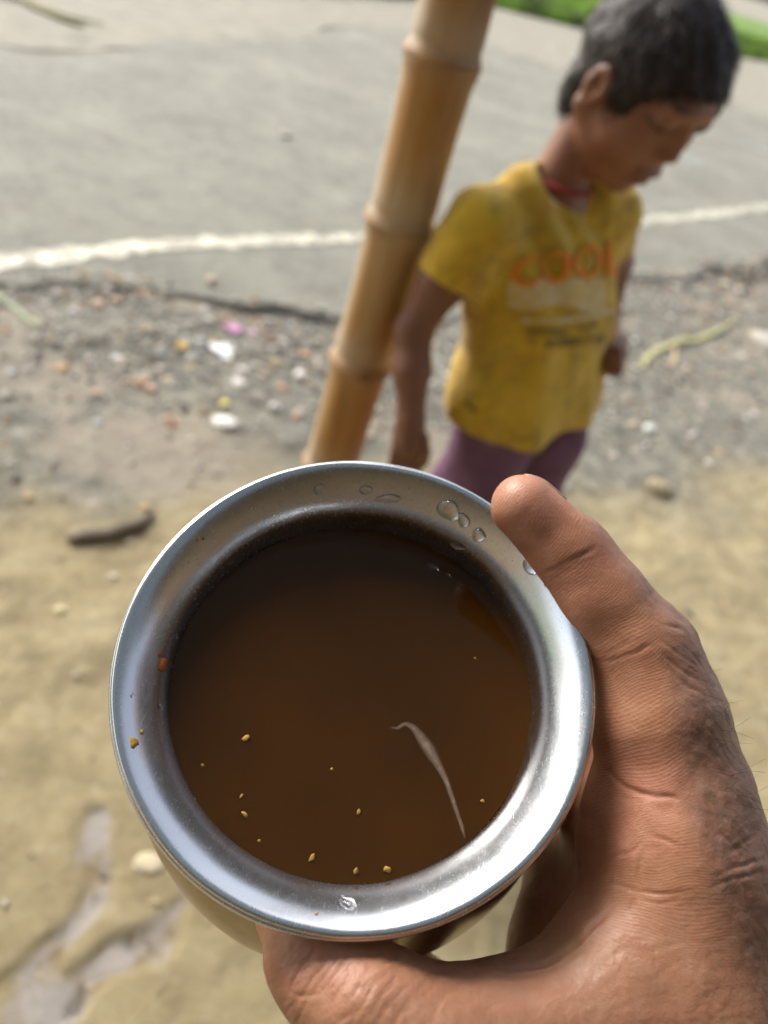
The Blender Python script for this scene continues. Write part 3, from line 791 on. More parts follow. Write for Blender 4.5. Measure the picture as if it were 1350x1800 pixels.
tc = [(433, 1298, 7, 'dull yellow crumb in the tea, uppermost on the left side of the pot'), (431, 1432, 7, 'bright yellow crumb in the tea near its lower left edge'),
      (548, 1508, 7, 'yellow crumb in the tea at the left end of the bottom edge row'), (625, 1531, 6, 'yellow crumb in the middle of the three along the bottom edge of the tea'),
      (680, 1528, 7, 'yellow crumb at the right end of the bottom edge row in the tea'), (630, 1428, 5, 'lone yellow crumb floating below the centre of the tea'),
      (583, 1352, 3.5, 'tiny yellow speck just left of the centre of the tea'), (424, 1400, 4, 'faint brown crumb just above the bright one at the lower left of the tea'),
      (356, 1345, 4, 'faint speck farthest left in the tea'), (848, 1408, 4, 'dim yellow speck in the tea right of the pale streak'),
      (835, 1157, 3, 'tiny pale speck in the upper right of the tea'), (456, 1478, 3, 'tiny pale speck low on the left of the tea')]
for i, (x, y, r, lb) in enumerate(tc):
    p = tea_hit(x, y); crumb('crumb', p + TN * 0.0001, TN, r * 0.82 * 0.2 / 1350, M_CRUMB, lb, i + 1, 'crumbs floating in the tea')
for i, (x, y, r, mt, lb) in enumerate([(236, 1305, 10, M_CRUMB, 'yellow crumb stuck on the left of the steel rim'), (250, 1287, 5, M_CRUMB, 'small yellow crumb just above the larger one on the left rim'),
        (286, 1168, 11, M_CRUMB2, 'rust red crumb stuck on the left inner slope of the rim'), (280, 1150, 4, M_CRUMB2, 'tiny dark crumb just above the rust red one on the rim'),
        (347, 948, 3, M_CRUMB, 'yellow speck on the upper left of the rim'), (357, 946, 2.5, M_CRUMB, 'smaller yellow speck beside another on the upper left rim'), (556, 1606, 3.5, M_CRUMB, 'yellow speck on the lower rim left of the water blob')]):
    p, nn = rim_hit(x, y)
    if p is not None: crumb('crumb', p, nn, r * 0.19 / 1350, mt, lb, i + 31, 'crumbs stuck on the rim')
# pale reflection on the tea, painted as a thin film
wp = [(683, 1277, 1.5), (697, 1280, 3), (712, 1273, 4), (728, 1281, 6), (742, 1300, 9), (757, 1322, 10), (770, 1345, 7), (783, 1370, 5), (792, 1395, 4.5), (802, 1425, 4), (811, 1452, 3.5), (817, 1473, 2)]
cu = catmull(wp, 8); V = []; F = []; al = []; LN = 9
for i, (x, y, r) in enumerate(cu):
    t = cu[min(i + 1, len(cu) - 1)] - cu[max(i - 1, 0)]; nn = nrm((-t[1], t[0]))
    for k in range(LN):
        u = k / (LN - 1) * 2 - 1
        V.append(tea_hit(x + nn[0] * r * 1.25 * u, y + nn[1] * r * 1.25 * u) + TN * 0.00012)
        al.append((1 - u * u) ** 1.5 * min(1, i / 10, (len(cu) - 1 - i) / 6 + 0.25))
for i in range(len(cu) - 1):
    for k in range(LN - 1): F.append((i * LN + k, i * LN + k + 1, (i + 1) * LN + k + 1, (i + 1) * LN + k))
Ms = Mat('reflected_streak', (0.30, 0.21, 0.15), 0.4)
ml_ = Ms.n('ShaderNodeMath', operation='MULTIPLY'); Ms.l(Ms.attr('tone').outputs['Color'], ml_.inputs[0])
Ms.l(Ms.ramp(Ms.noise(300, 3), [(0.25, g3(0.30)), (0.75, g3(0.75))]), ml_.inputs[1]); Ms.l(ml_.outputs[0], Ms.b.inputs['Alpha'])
wo = np_mesh('reflected_streak', np.array(V), np.array(F), Ms.m, col=np.repeat(np.array(al)[:, None], 3, 1))
tag(wo, 'thin pale reflected streak painted across the dark tea towards the lower right rim', 'reflection')

# water drops
def drop(px, py, rx, ry, ang, label, hgt=0.55, seed=0, grp='water drops on the rim'):
    p, nn = rim_hit(px, py)
    if p is None: return
    d = (p - EYE) @ VIEW; nn = nrm(nn)
    if nn @ (EYE - p) < 0: nn = -nn
    a = nrm(RT - nn * (RT @ nn)); b = np.cross(nn, a)
    if b @ UP < 0: b = -b
    ca, sa = math.cos(ang), math.sin(ang); u_, v_ = ca * a + sa * b, -sa * a + ca * b
    rx *= d / 1350; ry *= d / 1350; hh = hgt * min(rx, ry)
    V = [p - nn * 0.0002]; F = []; NS, NRg = 32, 9
    for j in range(NRg + 1):
        th = math.pi / 2 * j / NRg
        for k in range(NS):
            w_ = 2 * math.pi * k / NS
            q = 1 + 0.10 * math.sin(2 * w_ + seed) + 0.07 * math.sin(3 * w_ + 2 * seed)
            V.append(p + (u_ * math.cos(w_) * rx + v_ * math.sin(w_) * ry) * q * math.cos(th) + nn * (hh * math.sin(th) - 0.0002))
    for k in range(NS): F.append((0, 1 + (k + 1) % NS, 1 + k))
    for j in range(NRg):
        for k in range(NS):
            x0 = 1 + j * NS
            F.append((x0 + k, x0 + (k + 1) % NS, x0 + NS + (k + 1) % NS, x0 + NS + k))
    return tag(poly_mesh('water_drop', V, F, M_DROP), label, 'water drop', grp)
drops = [(561, 860, 10, 10, 0, 'water drop farthest left along the top of the rim'), (643, 861, 11, 9, 0, 'small round water drop at the top middle of the rim'),
    (683, 876, 22, 9, 0.1, 'smeared flat water drop right of the small round one at the top of the rim'), (789, 897, 19, 21, 0.5, 'largest water drop of the cluster at the upper right of the rim'),
    (815, 915, 12, 13, 0.2, 'round water drop between two others at the upper right of the rim'), (842, 941, 14, 12, 0.4, 'water drop lowest in the cluster at the upper right of the rim'),
    (936, 996, 20, 14, -0.6, 'water drop on the rim half under the thumb tip'), (964, 1022, 9, 11, 0, 'small water drop on the rim beside the thumb crease'),
    (612, 1588, 17, 13, -0.6, 'crooked shiny water blob on the near side of the rim'), (602, 1578, 5, 9, 0.2, 'small tail of water beside the crooked blob on the near rim'),
    (281, 1243, 9, 6, 0.2, 'water drop on the left inner slope of the rim'), (233, 1223, 5, 5, 0, 'tiny water ring on the left of the rim'),
    (310, 1118, 5, 9, 0, 'water drop high on the left inner slope of the rim'), (803, 958, 14, 9, -0.2, 'flat faint water film under the cluster at the upper right rim'),
    (344, 1404, 3.5, 6, 0.2, 'tiny bright water bead at the lower left tea edge'), (331, 1372, 3, 4, 0.2, 'tiny water bead just above the bright one at the tea edge'), (377, 1445, 3.5, 4, 0.2, 'tiny water bead lowest along the left tea edge'),
    (861, 1645, 10, 7, 0.6, 'dark water drop hanging under the belly of the pot'), (807, 1674, 5, 4, 0.6, 'smallest water drop low on the belly of the pot')]
for i, (x, y, rx, ry, an, lb) in enumerate(drops): drop(x, y, rx, ry, an, lb, 0.62 if i not in (1, 4, 5) else 0.85, i)

# ================================================================== THE HAND
HP = [  # (px,py,depth,r px) -> (px,py,depth,r px), blend
    ((922, 893, .2065, 60), (1008, 982, .2065, 71), .004),        # thumb: end joint
    ((1000, 975, .2065, 73), (1050, 1055, .2055, 79), .003),
    ((1050, 1055, .2055, 80), (1128, 1150, .2030, 91), .005),    # middle joint
    ((1128, 1150, .2030, 91), (1158, 1270, .2000, 109), .005),
    ((1158, 1270, .2000, 110), (1183, 1370, .1985, 115), .006),
    ((1183, 1380, .1985, 118), (1180, 1470, .1970, 140), .007),  # ball of the thumb
    ((1180, 1470, .1970, 142), (1196, 1570, .1930, 143), .008),
    ((1196, 1570, .1930, 143), (1185, 1760, .1850, 175), .012),
    ((1185, 1760, .1850, 150), (1075, 1712, .1830, 122), .012),  # web
    ((1150, 1790, .1800, 130), (900, 1838, .1720, 118), .012),
    ((900, 1838, .1720, 116), (740, 1860, .1650, 128), .012),     # root of the forefinger
    ((745, 1860, .1650, 120), (640, 1772, .1660, 93), .010),      # forefinger
    ((640, 1772, .1660, 92), (555, 1690, .1735, 75), .008),
    ((555, 1690, .1735, 75), (512, 1610, .1880, 58), .007),
    ((520, 1610, .1880, 57), (470, 1500, .2080, 52), .006),
    ((470, 1500, .2080, 52), (410, 1400, .2220, 46), .006),
    ((1085, 1430, .2400, 80), (1045, 1300, .2450, 72), .015),
    ((1120, 1440, .1985, 88), (1110, 1500, .1980, 88), .006),
    ((1200, 1850, .2050, 190), (1330, 2000, .1950, 200), .015),  # heel and wrist
    ((1290, 1980, .1950, 190), (1480, 2330, .1950, 175), .015),
    ((1480, 2330, .1950, 175), (1800, 3000, .2050, 215), .015),
    ((1185, 1700, .2150, 120), (1000, 1690, .2350, 92), .015),    # palm behind the pot
    ((1110, 1590, .2300, 95), (1085, 1430, .2400, 80), .015),
    ((1000, 1690, .2350, 90), (1010, 1560, .2550, 90), .015),
    ((800, 1900, .1820, 120), (650, 1835, .2050, 72), .010),      # second finger, under the first
    ((640, 1830, .2050, 73), (540, 1620, .2350, 52), .008),
    ((540, 1620, .2350, 52), (420, 1440, .2600, 46), .006),
    ((1000, 1840, .2000, 120), (840, 1830, .2250, 70), .010),     # third finger
    ((840, 1830, .2250, 68), (620, 1640, .2720, 54), .008),
    ((620, 1640, .2720, 54), (450, 1480, .2900, 46), .006),
]
HPW = []
for (a, b, k) in HP:
    HPW.append((P(*a[:3]), P(*b[:3]), a[3] * a[2] / 1350, b[3] * b[2] / 1350, k))
def hand_sd(p):
    d = None
    for a, b, r1, r2, k in HPW:
        x = cone(p, a, b, r1, r2)
        d = x if d is None else smin(d, x, k)
    near = np.abs(d) < 0.02
    if near.any():
        ps = np.full(len(p), 1.0); ps[near] = pot_sd(p[near])
        d = np.where(near, smax(d, -(ps - 0.0002), 0.0015), d)
    return d
allp = np.array([q for h in HPW for q in (h[0] - max(h[2], h[3]), h[0] + max(h[2], h[3]), h[1] - max(h[2], h[3]), h[1] + max(h[2], h[3]))])
lo = allp.min(0) - 0.004; hi = allp.max(0) + 0.004
hv, hf = surf_nets(hand_sd, lo, hi, 0.00058)
hand = np_mesh('hand', hv, hf, M_HAND)
tag(hand, 'brown left hand curled round the steel pot, its thumb along the rim', 'hand')

# creases, folds and knuckle wrinkles: grooves pressed into the surface
V = verts_of(hand); N = normals_of(hand).astype(float)
ux, uy, ud = PIX(V)
facing = ((EYE - V) * N).sum(1) / np.linalg.norm(EYE - V, axis=1)
vis = sstep(-0.1, 0.15, facing) * (ud < 0.212)
creases = [  # polyline px, half width px, depth mm
    ([(953, 1010), (985, 995), (1018, 980), (1050, 960)], 5, 0.9), ([(970, 1012), (1010, 995), (1040, 978)], 10, 0.35),
    ([(1040, 1163), (1075, 1162), (1110, 1152), (1148, 1135)], 5, 0.7), ([(1050, 1150), (1090, 1140), (1110, 1128)], 6, 0.3),
    ([(1068, 1352), (1090, 1378), (1115, 1388), (1150, 1398), (1190, 1402)], 6, 1.1), ([(1080, 1392), (1120, 1400), (1150, 1406)], 10, 0.3),
    ([(1052, 1558), (1085, 1556), (1120, 1566), (1160, 1572), (1215, 1566)], 4.5, 0.7), ([(1062, 1520), (1090, 1500), (1118, 1496), (1140, 1462)], 5, 0.45),
    ([(1140, 1465), (1175, 1478), (1190, 1488)], 5, 0.5), ([(1130, 1500), (1125, 1540), (1118, 1580), (1100, 1610)], 7, 0.7),
    ([(900, 1700), (960, 1690), (1010, 1660), (1060, 1610), (1090, 1585)], 7, 0.9), ([(905, 1716), (970, 1702), (1020, 1670), (1062, 1630)], 5, 0.5),
    ([(850, 1712), (900, 1712), (950, 1708)], 5, 0.5), ([(1118, 1575), (1150, 1590), (1200, 1580)], 4, 0.4),
    # back of the thumb joint
    ([(1165, 1095), (1200, 1105), (1215, 1120)], 4, 0.5), ([(1160, 1125), (1195, 1150), (1225, 1172)], 4, 0.6), ([(1165, 1150), (1200, 1180), (1232, 1200)], 4, 0.5),
    ([(1175, 1170), (1210, 1205), (1240, 1225)], 3.5, 0.4), ([(1190, 1085), (1212, 1098), (1225, 1130)], 3.5, 0.4), ([(1200, 1130), (1220, 1150), (1238, 1185)], 3, 0.4),
    ([(1200, 1240), (1230, 1290), (1262, 1330)], 4, 0.3), ([(1215, 1280), (1245, 1330), (1280, 1370)], 4, 0.3),
    # wrist side folds
    ([(1255, 1540), (1300, 1520), (1345, 1515)], 5, 0.6), ([(1240, 1560), (1290, 1545), (1345, 1535)], 5, 0.5), ([(1275, 1500), (1310, 1480), (1335, 1470)], 5, 0.5), ([(1290, 1450), (1320, 1440)], 5, 0.3),
    ([(1340, 1640), (1352, 1680)], 7, 0.8), ([(1190, 1560), (1240, 1640), (1260, 1700)], 4, 0.3), ([(1170, 1570), (1220, 1660)], 4, 0.25),
    # forefinger knuckle
    ([(560, 1662), (530, 1697), (512, 1738)], 3.5, 0.55), ([(592, 1662), (562, 1702), (532, 1746)], 3.5, 0.55), ([(525, 1660), (495, 1690)], 5, 0.4), ([(618, 1672), (590, 1712), (552, 1758)], 3.2, 0.45),
    ([(560, 1670), (535, 1700), (520, 1720)], 4, 0.4), ([(598, 1662), (590, 1690), (560, 1730)], 4, 0.5), ([(510, 1740), (530, 1750), (560, 1745)], 5, 0.6), ([(620, 1690), (605, 1730), (580, 1770)], 4, 0.4),
    ([(650, 1670), (640, 1710), (610, 1770)], 4, 0.3), ([(685, 1690), (672, 1740), (650, 1795)], 4, 0.25), ([(720, 1700), (705, 1740), (690, 1790)], 4, 0.25), ([(605, 1760), (660, 1720), (700, 1700)], 4, 0.2),
]
disp = np.zeros(len(V))
bx = {}
wob = 7 * np.stack([vnoise(V * 160), vnoise(V * 160 + 50)], 1) + 3 * np.stack([vnoise(V * 420), vnoise(V * 420 + 50)], 1)
for pl, wpx, dep in creases:
    pl = np.array(catmull(pl, 6)) if len(pl) > 2 else np.array(pl, float)
    m = (ux > pl[:, 0].min() - 60) & (ux < pl[:, 0].max() + 60) & (uy > pl[:, 1].min() - 60) & (uy < pl[:, 1].max() + 60) & (vis > 0)
    if not m.any(): continue
    q = np.stack([ux[m], uy[m]], 1) + wob[m] * 0.6
    best = np.full(m.sum(), 1e9); tt_b = np.zeros(m.sum())
    for i in range(len(pl) - 1):
        e = pl[i + 1] - pl[i]; w_ = q - pl[i]; t = np.clip(w_ @ e / (e @ e), 0, 1)
        dd = np.linalg.norm(w_ - t[:, None] * e, axis=1)
        tb = (i + t) / (len(pl) - 1); tt_b = np.where(dd < best, tb, tt_b); best = np.minimum(best, dd)
    fade = np.clip(1.15 - np.abs(tt_b * 2 - 1) ** 3, 0, 1)
    wpx = wpx * 0.72; dep = dep * 0.58
    fade = fade * (0.62 + 0.55 * vnoise(V[m] * 260))
    disp[m] -= vis[m] * dep * 0.001 * fade * (np.exp(-(best / wpx) ** 2) - 0.15 * np.exp(-((best - 2.3 * wpx) / (1.4 * wpx)) ** 2))
# fleshy unevenness and coarse dorsal texture
right = np.interp(uy, [820, 900, 1000, 1080, 1150, 1250, 1400, 1520, 1650, 1800], [930, 1020, 1095, 1130, 1160, 1178, 1205, 1240, 1300, 1340])
dors = sstep(-25, 45, ux - right + 14 * vnoise(V * 90)) * (ud < 0.23)
dors = np.maximum(dors, sstep(0.35, -0.35, facing) * (ux > 1000))
idx_back = sstep(860, 760, ux) * sstep(1640, 1670, uy)
disp += 0.0006 * fbm(V * 55, 3) + dors * 0.00016 * fbm(V * [420, 420, 420], 3) + idx_back * 0.00009 * fbm(V * 380, 3)
def ridged(a_, b_, z_=0.0):
    q_ = np.stack([a_ + 1.2 * vnoise(V * 130), b_, np.full(len(V), z_)], 1)
    return (1 - np.abs(vnoise(q_))) ** 4 * 0.6 + (1 - np.abs(vnoise(q_ * 2.1 + 9))) ** 5 * 0.4
disp -= vis * idx_back * 0.00034 * ridged((0.72 * ux + 0.62 * uy) / 17, (0.7 * ux - 0.7 * uy) / 110)
disp -= vis * dors * 0.00028 * ridged((0.80 * ux - 0.45 * uy) / 15, (0.45 * ux + 0.8 * uy) / 90, 5)
webm = sstep(1560, 1680, uy) * (1 - idx_back) * (1 - dors)
disp -= vis * webm * 0.00016 * ridged((0.35 * ux + 0.9 * uy) / 16, (0.9 * ux - 0.35 * uy) / 60, 11)
disp -= vis * webm * 0.00014 * ridged((0.9 * ux - 0.25 * uy) / 16, (0.25 * ux + 0.9 * uy) / 60, 17)
V2 = V + N * disp[:, None]
set_verts(hand, V2)
palmc = np.array([0.435, 0.205, 0.112]); palmp = np.array([0.485, 0.220, 0.135]); dorsc = np.array([0.215, 0.126, 0.090]); idxc = np.array([0.34, 0.168, 0.095])
u1 = sstep(-0.3, 0.6, fbm(V * 60, 3))[:, None]
colr = palmc * (1 - u1) + palmp * u1
low = sstep(1560, 1720, uy + 0.25 * (ux - 1000))[:, None]
colr = colr * (1 - low) + (idxc * 1.0) * low
colr = colr * (1 - dors[:, None]) + dorsc * dors[:, None]
yel = np.exp(-(((ux - 985) / 70) ** 2 + ((uy - 1660) / 40) ** 2))[:, None] * 0.5
colr = colr * (1 - yel) + np.array([0.46, 0.27, 0.11]) * yel
crs = np.clip(-disp / 0.0009, 0, 1)[:, None] * 0.40 * (1 - dors[:, None])
colr = colr * (1 - crs) + np.array([0.21, 0.06, 0.03]) * crs       # redder skin in the flexion creases
a = hand.data.color_attributes.new('tone', 'FLOAT_COLOR', 'POINT')
a.data.foreach_set('color', np.concatenate([colr, np.ones((len(V), 1))], 1).astype(np.float32).ravel())
palm = (1 - dors) * (1 - idx_back) * (1 - 0.8 * sstep(1600, 1720, uy))
a = hand.data.attributes.new('palm', 'FLOAT', 'POINT'); a.data.foreach_set('value', palm.astype(np.float32))
# skin ridges run across the thumb: coordinate along the thumb's axis, bent a little
axp = catmull([P(900, 850, .2065), P(1000, 975, .2065), P(1090, 1100, .204), P(1150, 1260, .2), P(1183, 1400, .198), P(1180, 1560, .193), P(1150, 1760, .185)], 12)
L_ = np.concatenate([[0], np.cumsum(np.linalg.norm(np.diff(axp, axis=0), axis=1))])
tq = np.zeros(len(V)); bd = np.full(len(V), 1e9); sdv = np.zeros(len(V))
for i in range(len(axp) - 1):
    e = axp[i + 1] - axp[i]; w_ = V - axp[i]; t = np.clip(w_ @ e / (e @ e), -0.2 if i == 0 else 0, 1)
    dd = np.linalg.norm(w_ - t[:, None] * e, axis=1)
    m = dd < bd; bd[m] = dd[m]; tq[m] = L_[i] + t[m] * (L_[i + 1] - L_[i]); sdv[m] = (w_ @ nrm(np.cross(e, VIEW)))[m]
rdg = np.stack([tq * 400 + sdv * 110 + 0.9 * vnoise(V * 110), sdv * 120, np.zeros(len(V))], 1)
a = hand.data.attributes.new('ridge', 'FLOAT_VECTOR', 'POINT'); a.data.foreach_set('vector', rdg.astype(np.float32).ravel())
hand_bvh = bvh_of(hand)
# thumb nail: a thin curved plate on the far side of the thumb tip
def surf_near(p):
    h = hand_bvh.find_nearest(Vector(p)); return np.array(h[0]), np.array(h[1])
nail_v = []; NU, NV = 10, 8
n_c = nrm(nrm(P(985, 860, .2065) - P(945, 915, .2065)) + VIEW * 0.38); n_d = nrm(P(1008, 982, .2065) - P(905, 850, .2065)); n_s = np.cross(n_c, n_d)
ncen = P(926, 880, .2085)
for i in range(NU + 1):
    for j in range(NV + 1):
        a_ = (j / NV * 2 - 1) * 0.86; l = (i / NU - 0.42) * 0.0125
        ray_o = ncen + n_d * l; dr = nrm(n_c * math.cos(a_) + n_s * math.sin(a_))
        h = hand_bvh.ray_cast(Vector(ray_o), Vector(dr))
        p = np.array(h[0]) if h[0] else ray_o + dr * 0.0095
        nail_v.append(p + dr * 0.00035)
nail_v = np.array(nail_v); n0 = len(nail_v)
inn_v = nail_v - n_c * 0.0007
F = []
for i in range(NU):
    for j in range(NV):
        a_ = i * (NV + 1) + j; q = (a_, a_ + 1, a_ + NV + 2, a_ + NV + 1); F.append(q); F.append(tuple(n0 + x for x in q[::-1]))
rimid = [j for j in range(NV + 1)] + [i * (NV + 1) + NV for i in range(1, NU + 1)] + [NU * (NV + 1) + j for j in range(NV - 1, -1, -1)] + [i * (NV + 1) for i in range(NU - 1, 0, -1)]
for a_, b_ in zip(rimid, rimid[1:] + rimid[:1]): F.append((b_, a_, n0 + a_, n0 + b_))
poly_mesh('thumbnail', np.vstack([nail_v, inn_v]), F, M_NAIL, hand)
# a few fine hairs along the wrist side of the thumb
V = []; F = []
for k in range(34):
    y = random.uniform(1180, 1500); x = np.interp(y, [1180, 1250, 1330, 1430, 1500], [1240, 1263, 1290, 1320, 1340]) - random.uniform(-4, 45)
    h = hand_bvh.ray_cast(Vector(EYE), Vector(DIR(x, y)).normalized())
    if not h[0]: continue
    p, nn = np.array(h[0]), np.array(h[1]); L1 = random.uniform(0.003, 0.006)
    d1 = nrm(nn * 0.7 + RT * random.uniform(0.3, 0.9) + UP * random.uniform(-0.9, 0.5)); d2 = nrm(d1 + UP * random.uniform(-1.0, 0.9))
    pts = [p - nn * 0.0003, p + d1 * L1 * 0.4, p + d1 * L1 * 0.6 + d2 * L1 * 0.35, p + d1 * L1 * 0.62 + d2 * L1 * 0.8]
    v, f = tube(catmull(pts, 3), np.linspace(0.00005, 0.00002, 10), 4); b = len(V); V += list(v); F += [tuple(b + i for i in q) for q in f]
poly_mesh('fine_hairs', V, F, M_HAIR, hand)

# ================================================================== THE BOY
BYC = 1.00                      # forward distance of his middle
def Vb_(px, py, dy=0.0, r=0):   # point and radius from pixels on an upright plane through the boy
    p, t = VY(px, py, BYC + dy); return p, r * t / 1350
def seg_(a, b, k):
    (p, r1), (q, r2) = Vb_(*a), Vb_(*b); return (p, q, r1, r2, k)
def build(prims, p):
    d = None
    for a, b, r1, r2, k in prims:
        x = cone(p, a, b, r1, r2); d = x if d is None else smin(d, x, k)
    return d
# head frame
yaw, pit, rol = R_(45), R_(31), R_(5)
Fh = np.array([math.sin(yaw) * math.cos(pit), -math.cos(yaw) * math.cos(pit), -math.sin(pit)])
Lh = nrm(np.cross(ZUP, Fh)); Uh = np.cross(Fh, Lh)
Lh, Uh = math.cos(rol) * Lh + math.sin(rol) * Uh, math.cos(rol) * Uh - math.sin(rol) * Lh
HM = np.stack([Fh, Lh, Uh], 1)
HC, hz = VY(1142, 132, BYC + 0.0)
HS = 0.97
def head_sd(p):
    q = (p - HC) @ HM / HS
    d = ellip(q, (-0.004, 0, 0.010), (0.088, 0.069, 0.074))
    d = smin(d, ellip(q, (0.034, 0, -0.042), (0.053, 0.061, 0.064)), 0.018)
    d = smin(d, ellip(q, (0.066, 0, -0.088), (0.017, 0.020, 0.016)), 0.02)
    for sg in (-1, 1):
        d = smin(d, ellip(q, (0.048, sg * 0.037, -0.030), (0.028, 0.024, 0.030)), 0.016)
        d = smin(d, cone(q, np.array([-0.005, sg * 0.056, -0.05]), np.array([0.05, sg * 0.03, -0.085]), 0.014, 0.014), 0.02)
        d = smax(d, -ellip(q, (0.092, sg * 0.032, 0.012), (0.016, 0.018, 0.010)), 0.012)
        d = smin(d, ellip(q, (0.071, sg * 0.031, 0.010), (0.013, 0.015, 0.012)), 0.005)
    d = smin(d, ellip(q, (0.072, 0, 0.030), (0.014, 0.042, 0.012)), 0.014)
    d = smin(d, cone(q, np.array([0.083, 0, 0.010]), np.array([0.0930, 0, -0.018]), 0.006, 0.0090), 0.010)
    for sg in (-1, 1): d = smin(d, ellip(q, (0.089, sg * 0.010, -0.022), (0.009, 0.008, 0.006)), 0.005)
    d = smin(d, ellip(q, (0.086, 0, -0.051), (0.012, 0.022, 0.0065)), 0.005)
    d = smin(d, ellip(q, (0.082, 0, -0.066), (0.012, 0.019, 0.0075)), 0.005)
    d = smax(d, -ellip(q, (0.098, 0, -0.0585), (0.012, 0.018, 0.0028)), 0.003)
    for sg in (-1, 1):     # ears
        e = (q - np.array([0.003, sg * 0.073, -0.014]))
        ca, sa = math.cos(0.08), math.sin(0.08)
        e = np.stack([e[:, 0] * ca - e[:, 2] * sa, e[:, 1], e[:, 0] * sa + e[:, 2] * ca], 1)
        d = smin(d, ellip(e, (0, 0, 0), (0.0175, 0.008, 0.0255)), 0.006)
        d = smax(d, -ellip(e, (0.004, sg * 0.009, 0.002), (0.010, 0.007, 0.018)), 0.004)
    return d * HS
neck_b, nr_b = Vb_(978, 328, 0.01, 53); neck_t, nr_t = Vb_(1036, 212, 0.02, 44)
BODY = [
    seg_((890, 450, -0.05, 50), (900, 640, -0.04, 48), .03), seg_((1020, 440, 0.05, 46), (980, 630, 0.04, 46), .03),
    seg_((900, 640, -0.04, 48), (880, 770, -0.04, 52), .03), seg_((980, 630, 0.04, 46), (955, 765, 0.04, 50), .03),
    seg_((846, 408, -0.09, 36), (955, 372, 0.0, 38), .03), seg_((1066, 390, 0.08, 34), (985, 372, 0.0, 38), .03),
    (neck_b, neck_t, nr_b, nr_t, .016),
    seg_((842, 412, -0.09, 38), (778, 497, -0.10, 40), .02), seg_((775, 495, -0.10, 42), (727, 580, -0.10, 32), .015),
    seg_((727, 580, -0.10, 33), (724, 650, -0.12, 33), .012), seg_((724, 650, -0.12, 32), (722, 740, -0.14, 23), .012),
    seg_((722, 740, -0.14, 24), (718, 775, -0.145, 31), .010),
    seg_((1066, 395, 0.08, 34), (1078, 460, 0.17, 32), .02), seg_((1078, 460, 0.17, 32), (1062, 560, 0.17, 25), .015),
    seg_((1062, 560, 0.17, 25), (1080, 615, 0.07, 20), .012), seg_((1082, 612, 0.07, 20), (1076, 632, 0.06, 24), .010),
]
# fingers of the hanging hand (right hand) and the closed left hand
for k, (x0, x1, x2) in enumerate(((696, 688, 692), (709, 703, 708), (722, 718, 722), (735, 733, 733))):
    BODY += [seg_((x0, 790, -0.145, 9), (x1, 820, -0.15, 8.5), .003), seg_((x1, 820, -0.15, 8.5), (x2, 846 - 4 * abs(k - 1), -0.145, 7.5), .003)]
BODY += [seg_((745, 768, -0.15, 10), (748, 795, -0.155, 9.5), .004), seg_((748, 795, -0.155, 9.5), (745, 815, -0.15, 8.5), .003)]
for k in range(4):
    y = 612 + 12 * k
    BODY += [seg_((1088, y, 0.055, 9), (1086, y + 4, 0.03, 9), .003), seg_((1086, y + 4, 0.03, 9), (1070, y + 6, 0.03, 8), .003)]
BODY += [seg_((1078, 606, 0.05, 10), (1068, 618, 0.03, 9), .003)]
def legpt(x, y, z): return np.array([x, y, z])
hipR, _ = Vb_(868, 770, -0.05); hipL, _ = Vb_(958, 765, 0.05)
LEGS = []
for hip, kx in ((hipR, -0.02), (hipL, 0.02)):
    kn = np.array([hip[0] + kx, hip[1] - 0.01, 0.30]); an = np.array([hip[0] + kx * 1.3, hip[1] + 0.02, 0.065])
    fd = np.array([math.sin(R_(38)), -math.cos(R_(38)), 0])
    LEGS += [(hip, kn, 0.052, 0.036, .02), (kn, (kn * 0.55 + an * 0.45) - fd * 0.012, 0.036, 0.036, .015), ((kn * 0.55 + an * 0.45) - fd * 0.012, an, 0.036, 0.022, .015),
             (an, an + fd * 0.02 - ZUP * 0.03, 0.024, 0.026, .012), (an + fd * 0.02 - ZUP * 0.032, an + fd * 0.10 - ZUP * 0.05, 0.026, 0.015, .010)]
    sdv_ = np.cross(fd, ZUP)
    for k in range(5):
        t0 = an + fd * (0.095 - 0.006 * abs(k - 1)) + sdv_ * (k - 2) * 0.012 - ZUP * 0.052
        LEGS.append((t0, t0 + fd * 0.022, 0.0075, 0.0065, .003))
ALLB = BODY + LEGS
def boy_sd(p):
    d = build(ALLB, p)
    near = np.linalg.norm(p - HC, axis=1) < 0.2
    if near.any():
        e = np.full(len(p), 1.0); e[near] = head_sd(p[near]); d = np.where(near, smin(d, e, 0.008), d)
    return d
pts = np.array([q for h in ALLB for q in (h[0] - h[2], h[0] + h[2], h[1] - h[3], h[1] + h[3])] + [HC - 0.13, HC + 0.13])
bv, bf = surf_nets(boy_sd, pts.min(0) - 0.01, pts.max(0) + 0.01, 0.0036)
skin = np.array([0.185, 0.076, 0.040])
qh = (bv - HC) @ HM / HS
c = np.tile(skin, (len(bv), 1)) * (1 + 0.12 * fbm(bv * 25, 3))[:, None]
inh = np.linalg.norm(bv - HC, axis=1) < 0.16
c = c * (1 + 0.35 * (inh & (qh[:, 0] > 0.0)))[:, None]  # face painted lighter, the brighter light on it put into the skin colour
def paint(mask, rgb):
    global c
    m = (np.clip(mask, 0, 1) * inh)[:, None]; c = c * (1 - m) + np.array(rgb) * m
lipm = np.exp(-(((qh[:, 2] + 0.058) / 0.011) ** 2 + (qh[:, 1] / 0.020) ** 2) ** 2) * (qh[:, 0] > 0.06)
paint(lipm * 0.8, (0.17, 0.055, 0.045))
